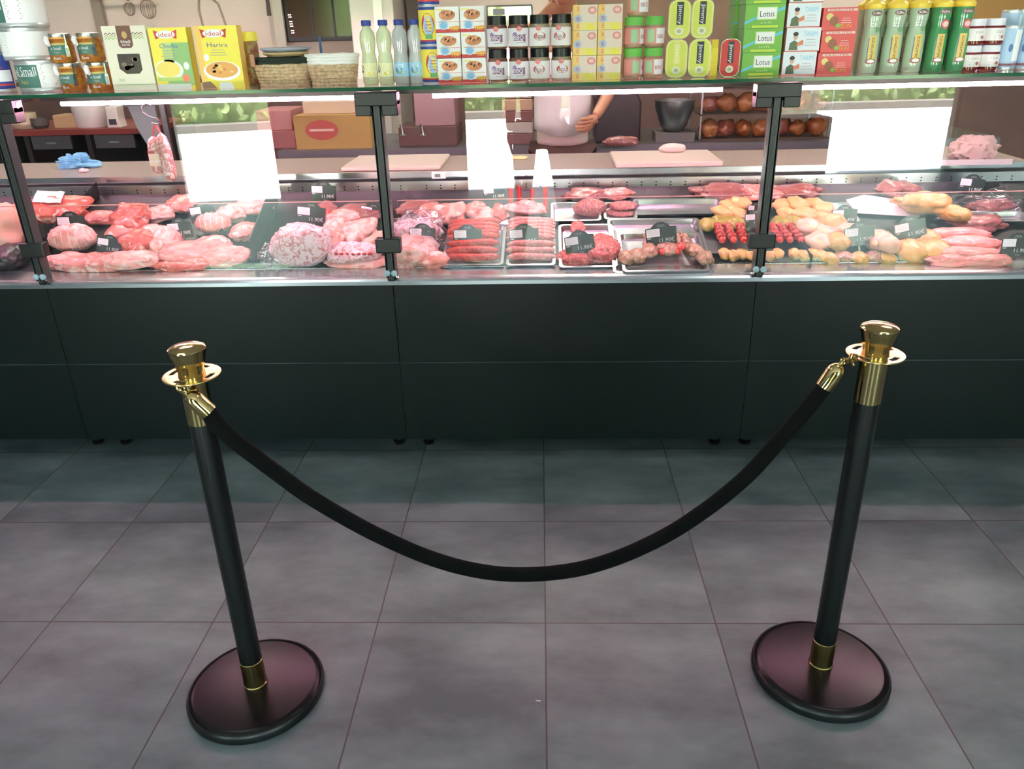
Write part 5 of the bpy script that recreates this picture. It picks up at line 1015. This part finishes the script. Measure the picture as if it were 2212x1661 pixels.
X0, X1, Z0, Z1 = wallrect(2035, 2300, -60, 120, 4.1); g = G(); g.box(X0, X1, 4.12, 4.165, Z0 - .1, Z1, mat('ochre_board', (0.62, 0.48, 0.26), 0.6)); tag(g.build('wall_panel'), 'ochre panel on the back wall at the upper right corner', 'panel')
X0, X1, Z0, Z1 = wallrect(1053, 1152, 11, 120, 3.0); t = empty('steel_scale', ((X0 + X1) / 2, 3.0, ST + .25), 'shiny steel box standing behind the black lidded jars', 'scale'); hw = (X1 - X0) / 2
g = G(); g.box(-hw, hw, 0, .25, 0, Z1 - ST - .25, mat('mirror_steel', (0.9, 0.9, 0.88), 0.06, 1.0)); g.build('case', t, bevel=.01)
g = G(); g.box(-hw * .7, -hw * .2, -.004, 0, Z1 - ST - .25 - .05, Z1 - ST - .25 - .02, flat(130, 140, 142)); g.build('display', t)
g = G(); g.box(-hw, hw, .02, .22, -.003, -.0005, BLACK); g.build('foot', t)
# counter things seen left: long white sticker strip beside the first post
t = empty('price_strip', (0, 0, 0)); bpy.data.objects.remove(t)
A, B = atY(6, 318, 1.02), atY(30, 400, 1.02); g = G(); g.tube([A, (A + B) / 2, B], .0065, flat(230, 214, 218), 4)
for k in range(6): q = A.lerp(B, (k + .5) / 6); g.box(q.x - .005, q.x + .005, q.y - .0075, q.y - .006, q.z - .001, q.z + .001, INK)
tag(g.build('number_strip'), 'narrow white number strip standing left of the first post', 'strip')

# ================================================================ people
def skin_mesh(name, J, E, R, m, parent=None, root=0, sub=2):
    ks = list(J); me = bpy.data.meshes.new(name); me.from_pydata([J[k] for k in ks], [(ks.index(a), ks.index(b)) for a, b in E], []); me.materials.append(m)
    o = bpy.data.objects.new(name, me); C.objects.link(o); o.parent = parent
    sk = o.modifiers.new('skin', 'SKIN'); sk.use_smooth_shade = True
    for i, k in enumerate(ks): r = R[k]; me.skin_vertices[0].data[i].radius = r if isinstance(r, tuple) else (r, r)
    me.skin_vertices[0].data[root].use_root = True
    s_ = o.modifiers.new('sub', 'SUBSURF'); s_.levels = sub; s_.render_levels = sub; return o
def hand(parent, wrist, fwd, side, m, curl=.5, s_=1.0):
    f = Vector(fwd).normalized(); sd = Vector(side).normalized(); n = f.cross(sd).normalized(); w0 = Vector(wrist)
    J = {'w': w0, 'p': w0 + f * .05 * s_}; R = {'w': (.024, .020), 'p': (.036, .016)}; E = [('w', 'p')]
    for i, (off, ln) in enumerate(((-.027, .070), (-.009, .080), (.009, .076), (.026, .060))):
        base = w0 + f * .085 * s_ + sd * off; a = f; pts = [base]
        for q in range(3): a = (a + n * curl * .45).normalized(); pts.append(pts[-1] + a * ln * s_ / 3)
        J['b%d' % i] = base; R['b%d' % i] = .011; E.append(('p', 'b%d' % i))
        for q in range(3): J['f%d%d' % (i, q)] = pts[q + 1]; R['f%d%d' % (i, q)] = .0092 - .0007 * q; E.append((('b%d' % i) if q == 0 else 'f%d%d' % (i, q - 1), 'f%d%d' % (i, q)))
    t1 = w0 + f * .03 - sd * .035; t2 = t1 + (f * .6 - sd * .6 + n * .3).normalized() * .032; t3 = t2 + (f + n * .4).normalized() * .026
    J.update(t1=t1, t2=t2, t3=t3); R.update(t1=.013, t2=.011, t3=.0095); E += [('w', 't1'), ('t1', 't2'), ('t2', 't3')]
    return skin_mesh('hand', J, E, R, m, parent, 0, 1)
def person(label, o, J, skinm, topm, botm, hairm, shoe, sleeves, face, hands):
    t = empty('person', o, label, 'person'); o = Vector(o); J = {k: Vector(v) - o for k, v in J.items()}
    R = dict(pel=(.145, .10), wai=(.135, .095), che=(.165, .105), nec=.055, hed=.060, shl=.062, shr=.062, ell=.042, elr=.042, wrl=.028, wrr=.028, hpl=.092, hpr=.092, knl=.062, knr=.062, anl=.042, anr=.042, tol=.036, tor=.036)
    E = [('pel', 'wai'), ('wai', 'che'), ('che', 'nec'), ('nec', 'hed'), ('che', 'shl'), ('che', 'shr'), ('shl', 'ell'), ('shr', 'elr'), ('ell', 'wrl'), ('elr', 'wrr'), ('pel', 'hpl'), ('pel', 'hpr'), ('hpl', 'knl'), ('hpr', 'knr'), ('knl', 'anl'), ('knr', 'anr'), ('anl', 'tol'), ('anr', 'tor')]
    inner = {k: (tuple(x * .86 for x in v) if isinstance(v, tuple) else v * .88) for k, v in R.items()}
    for k in ('pel', 'hpl', 'hpr', 'wai'): inner[k] = tuple(x * .8 for x in inner[k]) if isinstance(inner[k], tuple) else inner[k] * .8
    skin_mesh('body', J, E, inner, skinm, t)
    def sub(name, ks, m, g_=1.08, JJ=J): kk = {k: JJ[k] for k in ks}; skin_mesh(name, kk, [e for e in E if e[0] in kk and e[1] in kk], {k: (tuple(x * g_ for x in R[k]) if isinstance(R[k], tuple) else R[k] * g_) for k in ks}, m, t)
    sub('shirt', ['wai', 'pel', 'che', 'shl', 'shr', 'ell', 'elr'] + (['wrl', 'wrr'] if sleeves else []), topm)
    sub('trousers', ['pel', 'hpl', 'hpr', 'knl', 'knr', 'anl', 'anr'], botm, 1.1)
    for a, b in (('anl', 'tol'), ('anr', 'tor')): g = G(); A, B = J[a], J[b]; g.tube([Vector((A.x, A.y, .04)) + (A - B) * .3 * Vector((1, 1, 0)).length * 0, (A + B) / 2 * 1.0, B], [.048, .046, .036], shoe, 12); g.build('shoe', t)
    hc = J['hed'] + Vector((0, 0, .09)); fd = Vector(face); g = G(); Rm = Matrix.Rotation(math.atan2(-fd.x, fd.y), 3, 'Z')
    lump(g, skinm, hc, (.075, .095, .115), 2, .03, n=3, flatb=1, rot=Rm, fine=0); lump(g, skinm, hc + fd * .098 - Vector((0, 0, .012)), (.013, .018, .022), 1, 0, n=2, flatb=1)
    sdv = Rm @ Vector((1, 0, 0))
    for s_ in (-1, 1): lump(g, skinm, hc + sdv * s_ * .077, (.010, .018, .030), 1, 0, n=2, flatb=1, rot=Rm)
    g.build('head', t, sharp=0)
    for s_ in (-1, 1): g = G(); lump(g, INK, hc + fd * .084 + sdv * s_ * .030 + Vector((0, 0, .012)), (.010, .006, .006), 1, 0, n=2, flatb=1); g.build('eye', t)
    g = G(); lump(g, flat(160, 84, 76), hc + fd * .088 - Vector((0, 0, .052)), (.024, .008, .006), 1, 0, n=2, flatb=1, rot=Rm); g.build('mouth', t)
    g = G(); lump(g, hairm, hc + Vector((0, 0, .030)) - fd * .018, (.082, .096, .105), 5, .08, n=3, flatb=.4, rot=Rm); g.build('hair', t, sharp=0)
    for (wk, f, s_, c_) in hands: hand(t, J[wk], f, s_, skinm, c_)
    return t
SK1 = mat('tan_skin', (0.72, 0.52, 0.40), 0.5); SK2 = mat('fair_skin', (0.82, 0.63, 0.52), 0.5); HAIR = mat('dark_hair', (0.10, 0.08, 0.07), 0.5)
# the photographer, seen as a dark reflection in the middle pane
x, y = -.045, -2.14
ph = person('standing person in dark clothes holding up a phone, reflected in the middle pane', (x, y, 0),
    dict(pel=(x, y, .90), wai=(x, y, 1.06), che=(x, y, 1.30), nec=(x, y + .01, 1.47), hed=(x, y + .03, 1.54), shl=(x - .17, y, 1.40), shr=(x + .17, y, 1.40), ell=(x - .20, y + .02, 1.12), elr=(x + .20, y + .12, 1.17), wrl=(x - .205, y + .08, .87), wrr=(x + .16, y + .29, 1.36),
         hpl=(x - .11, y, .84), hpr=(x + .12, y, .84), knl=(x - .125, y + .02, .48), knr=(x + .155, y + .02, .48), anl=(x - .16, y, .09), anr=(x + .18, y, .09), tol=(x - .18, y + .16, .04), tor=(x + .18, y + .16, .04)),
    SK2, mat('dark_coat', (0.10, 0.10, 0.12), 0.8), mat('dark_trousers', (0.08, 0.08, 0.10), 0.8), HAIR, flat(40, 40, 42), True, (0, 1, 0), [('wrl', (0, .15, -1), (0, 1, .1), .3), ('wrr', (-.75, .25, .6), (.1, .2, -1), .8)])
t = empty('phone', (0.0215, -1.772, 1.500), 'dark phone held up by the standing person facing the counter', 'phone'); g = G(); g.box(-.037, .037, 0, .008, -.070, .078, mat('phone_body', (0.05, 0.05, 0.06), 0.3)); g.build('case', t, bevel=.003); g = G(); g.box(-.034, .034, -.0008, 0, -.067, .075, mat('phone_screen', (0.2, 0.2, 0.22), 0.1)); g.build('screen', t)
# the butcher
x, y = .085, 2.62
bu = person('butcher in a pale shirt and white apron reaching up, behind the jars', (x, y, 0),
    dict(pel=(x, y, .94), wai=(x, y, 1.08), che=(x, y, 1.38), nec=(x, y, 1.53), hed=(x, y - .01, 1.58), shl=(x - .17, y, 1.49), shr=(x + .17, y, 1.49), ell=(x - .15, y - .16, 1.50), elr=(x + .24, y - .04, 1.20), wrl=(x - .03, y - .30, 1.62), wrr=(x + .16, y - .22, 1.10),
         hpl=(x - .09, y, .88), hpr=(x + .09, y, .88), knl=(x - .10, y, .50), knr=(x + .10, y, .50), anl=(x - .10, y, .09), anr=(x + .10, y, .09), tol=(x - .12, y - .16, .04), tor=(x + .12, y - .16, .04)),
    SK1, mat('pale_shirt', (0.80, 0.76, 0.72), 0.8), mat('brown_trousers', (0.34, 0.24, 0.22), 0.8), HAIR, flat(50, 46, 44), False, (0, -1, 0), [('wrl', (.1, -.3, .9), (1, 0, 0), .5), ('wrr', (-.4, -.8, -.2), (.3, -.1, 1), .7)])
ap = G(); vs = []; nx = 12; nz = 8
for j in range(nz + 1):
    z = 1.035 + (1.40 - 1.035) * j / nz; ww = .145 - .05 * max(0, (z - 1.22) / .2)
    for i in range(nx + 1):
        a = -1 + 2 * i / nx; dz = -.03 * (1 - a * a) if j == 0 else 0; vs.append((a * ww, -.165 + .07 * a * a + .004 * sin(a * 9 + j), z + dz))
ap.add(vs, [(j * (nx + 1) + i, j * (nx + 1) + i + 1, (j + 1) * (nx + 1) + i + 1, (j + 1) * (nx + 1) + i) for j in range(nz) for i in range(nx)], mat('white_apron', (0.86, 0.86, 0.85), 0.85), True)
o = ap.build('apron', bu); o.modifiers.new('s', 'SOLIDIFY').thickness = .004
# ================================================================ rope barrier
def stanchion(x, y, rz, label):
    t = empty('stanchion', (x, y, 0), label, 'stanchion', 'brass and black rope posts', rz=rz)
    g = G(); g.lathe([(.160, 0), (.165, .003), (.1655, .017), (.163, .023), (.155, .0285), (.148, .0300), (.146, .0302), (.030, .0306), (.001, .0306)], mat('dark_base', (0.05, 0.045, 0.042), 0.26, col2=(0.065, 0.055, 0.052), scale=10, spec=.24), 96); g.build('base', t, sharp=50)
    g = G(); g.lathe([(.1648, .0), (.1665, .002), (.1668, .016), (.1645, .0225), (.1620, .0245), (.160, .024)], mat('rubber_edge', (0.05, 0.06, 0.06), 0.35), 96, cap=False); g.build('base_rim', t)
    g = G(); g.lathe([(.029, .031), (.0295, .034), (.0275, .036), (.0275, .106), (.0262, .107)], mat('satin_brass', (0.74, 0.66, 0.42), 0.24, 1.0), 48); g.build('lower_collar', t)
    g = G(); g.lathe([(.0262, .10), (.0262, .77)], mat('black_pole', (0.03, 0.045, 0.045), 0.32, spec=.5), 48); g.build('pole', t)
    g = G(); g.lathe([(.0265, .764), (.0278, .765), (.0278, .869), (.026, .870)], BRASS, 48); g.build('upper_collar', t)
    # slotted ring
    n = 96; rr = [.0262, .0375, .0475, .0585]; v = []; f = []
    for r in rr: v += [(r * cos(2 * pi * i / n), r * sin(2 * pi * i / n), .873) for i in range(n)]
    for k in range(3):
        for i in range(n):
            ph = (i + .5) / n * 4 % 1
            if k == 1 and .29 < ph < .71: continue
            f.append((k * n + i, k * n + (i + 1) % n, (k + 1) * n + (i + 1) % n, (k + 1) * n + i))
    g = G(); g.add(v, f, mat('soft_brass', (0.78, 0.68, 0.47), 0.26, 1.0), True); o = g.build('slotted_ring', t, sharp=30); sd = o.modifiers.new('s', 'SOLIDIFY'); sd.thickness = .0035; sd.offset = 0; b = o.modifiers.new('b', 'BEVEL'); b.width = .0007; b.segments = 2; b.limit_method = 'ANGLE'
    g = G(); g.lathe([(.0262, .870), (.0268, .876), (.0262, .886), (.0285, .892), (.0375, .927), (.0380, .930), (.0372, .9325), (.030, .9365), (.015, .9390), (.001, .9396)], BRASS, 64); g.build('cap', t, sharp=25)
    return t
SLp, SRp = (-.7225, -.2700), (.6995, -.1760)
stanchion(*SLp, 0.62, 'brass capped black rope post on the left, wrinkled round base')
stanchion(*SRp, -0.10, 'brass capped black rope post on the right')
A = Vector(SLp); B = Vector(SRp); nrm = Vector((-(B - A).y, (B - A).x, 0)).normalized()
def onp(u, v, off=0.0):
    d = cam_ray(u, v); c = nrm.x * A.x + nrm.y * A.y - off; return CAM_P + d * ((c - nrm.dot(CAM_P)) / nrm.dot(d))
px = [(448, 888), (475, 922), (520, 962), (560, 993), (600, 1023), (650, 1060), (700, 1092), (750, 1121), (800, 1148), (850, 1172), (900, 1194), (950, 1212), (1000, 1226), (1060, 1237), (1120, 1241), (1190, 1238), (1260, 1227), (1330, 1206), (1400, 1176), (1460, 1144), (1520, 1104), (1570, 1066), (1620, 1022), (1660, 978), (1700, 932), (1740, 886), (1782, 833)]
offs = [.048, .044, .038, .032, .026, .018, .011, .006, .002] + [0] * 18
P_ = [onp(u, v, o) for (u, v), o in zip(px, offs)]
def cr(P, n=6):
    out = []
    for i in range(len(P) - 1):
        p0, p1, p2, p3 = P[max(i - 1, 0)], P[i], P[i + 1], P[min(i + 2, len(P) - 1)]
        for k in range(n):
            t = k / n; out.append(.5 * ((2 * p1) + (p2 - p0) * t + (2 * p0 - 5 * p1 + 4 * p2 - p3) * t * t + (-p0 + 3 * p1 - 3 * p2 + p3) * t ** 3))
    return out + [P[-1]]
rp = empty('barrier_rope', P_[14], 'black velvet rope hanging in a deep curve between the two posts', 'rope')
def rel(ps): return [p - P_[14] for p in ps]
VEL = mat('black_velvet', (0.02, 0.03, 0.03), 0.9, bump=.2, scale=300, spec=.15)
g = G(); g.tube(rel(cr(P_)), .0172, VEL, 28); g.build('velvet_tube', rp)
def ferrule(p0, d, nm):     # p0 = open end at the rope, d = towards the hook
    q = d.to_track_quat('Z', 'Y').to_matrix().to_4x4(); q.translation = p0 - P_[14]
    g = G(); g.lathe([(.0165, -.004), (.0188, -.004), (.0190, 0), (.0190, .034), (.0180, .041), (.0140, .049), (.0085, .053), (.0050, .055), (.0045, .062), (.001, .063)], BRASS, 40, q); return g.build(nm, rp, sharp=30)
e0 = onp(412, 856, .050); d0 = (e0 - P_[0]).normalized(); ferrule(P_[0], d0, 'end_cap')
e1 = onp(1812, 792, 0); d1 = (e1 - P_[-1]).normalized(); ferrule(P_[-1], d1, 'end_cap')
def link(p, a, b, r=.0075, w_=.0022):
    a = a.normalized(); b = b.normalized(); g = G(); g.tube([p + a * r * 1.25 * cos(k * pi / 8) + b * r * sin(k * pi / 8) for k in range(17)], w_, BRASS, 8, cap=False); return g
h0 = P_[0] + d0 * .062; k0 = Vector((SLp[0] - .026, SLp[1] - .050, .874)); 
link(h0 - P_[14] + d0 * .002, d0, Vector((0, 1, .3)), .0062, .0026).build('chain_link', rp)
mid = (h0 + k0) / 2; g = G(); g.tube(rel([atY(406, 853, -.322), atY(398, 849, -.324), atY(390, 845, -.325), atY(383, 840, -.325), atY(381, 833, -.324), atY(385, 828, -.318)]), .0036, BRASS, 10); g.build('snap_hook', rp)
h1 = P_[-1] + d1 * .062; k1 = Vector((SRp[0] - .047, SRp[1] - .022, .873))
for k in range(3):
    p = h1.lerp(k1, (k + .5) / 3.4) - P_[14]; link(p, (k1 - h1), Vector((0, 1, 0)) if k % 2 else Vector((.6, 0, -.6)), .0068, .0024).build('chain_link', rp)
g = G(); g.tube(rel([k1 + Vector((-.004, 0, -.016)), k1 + Vector((-.012, -.002, -.004)), k1 + Vector((-.010, 0, .008)), k1 + Vector((0, 0, .006)), k1 + Vector((.002, 0, -.006))]), .0032, BRASS, 10); g.build('snap_hook', rp)
# a tiny scrap on the floor
p = atZ(1162, 1514, .001); g = G(); g.prism([(-.006, 0), (.006, -.002), (.007, .001), (-.004, .002)], 0, .0006, flat(190, 190, 186), 'z'); tag(g.build('paper_scrap', loc=p), 'tiny white scrap lying on the floor tile near the middle', 'scrap')
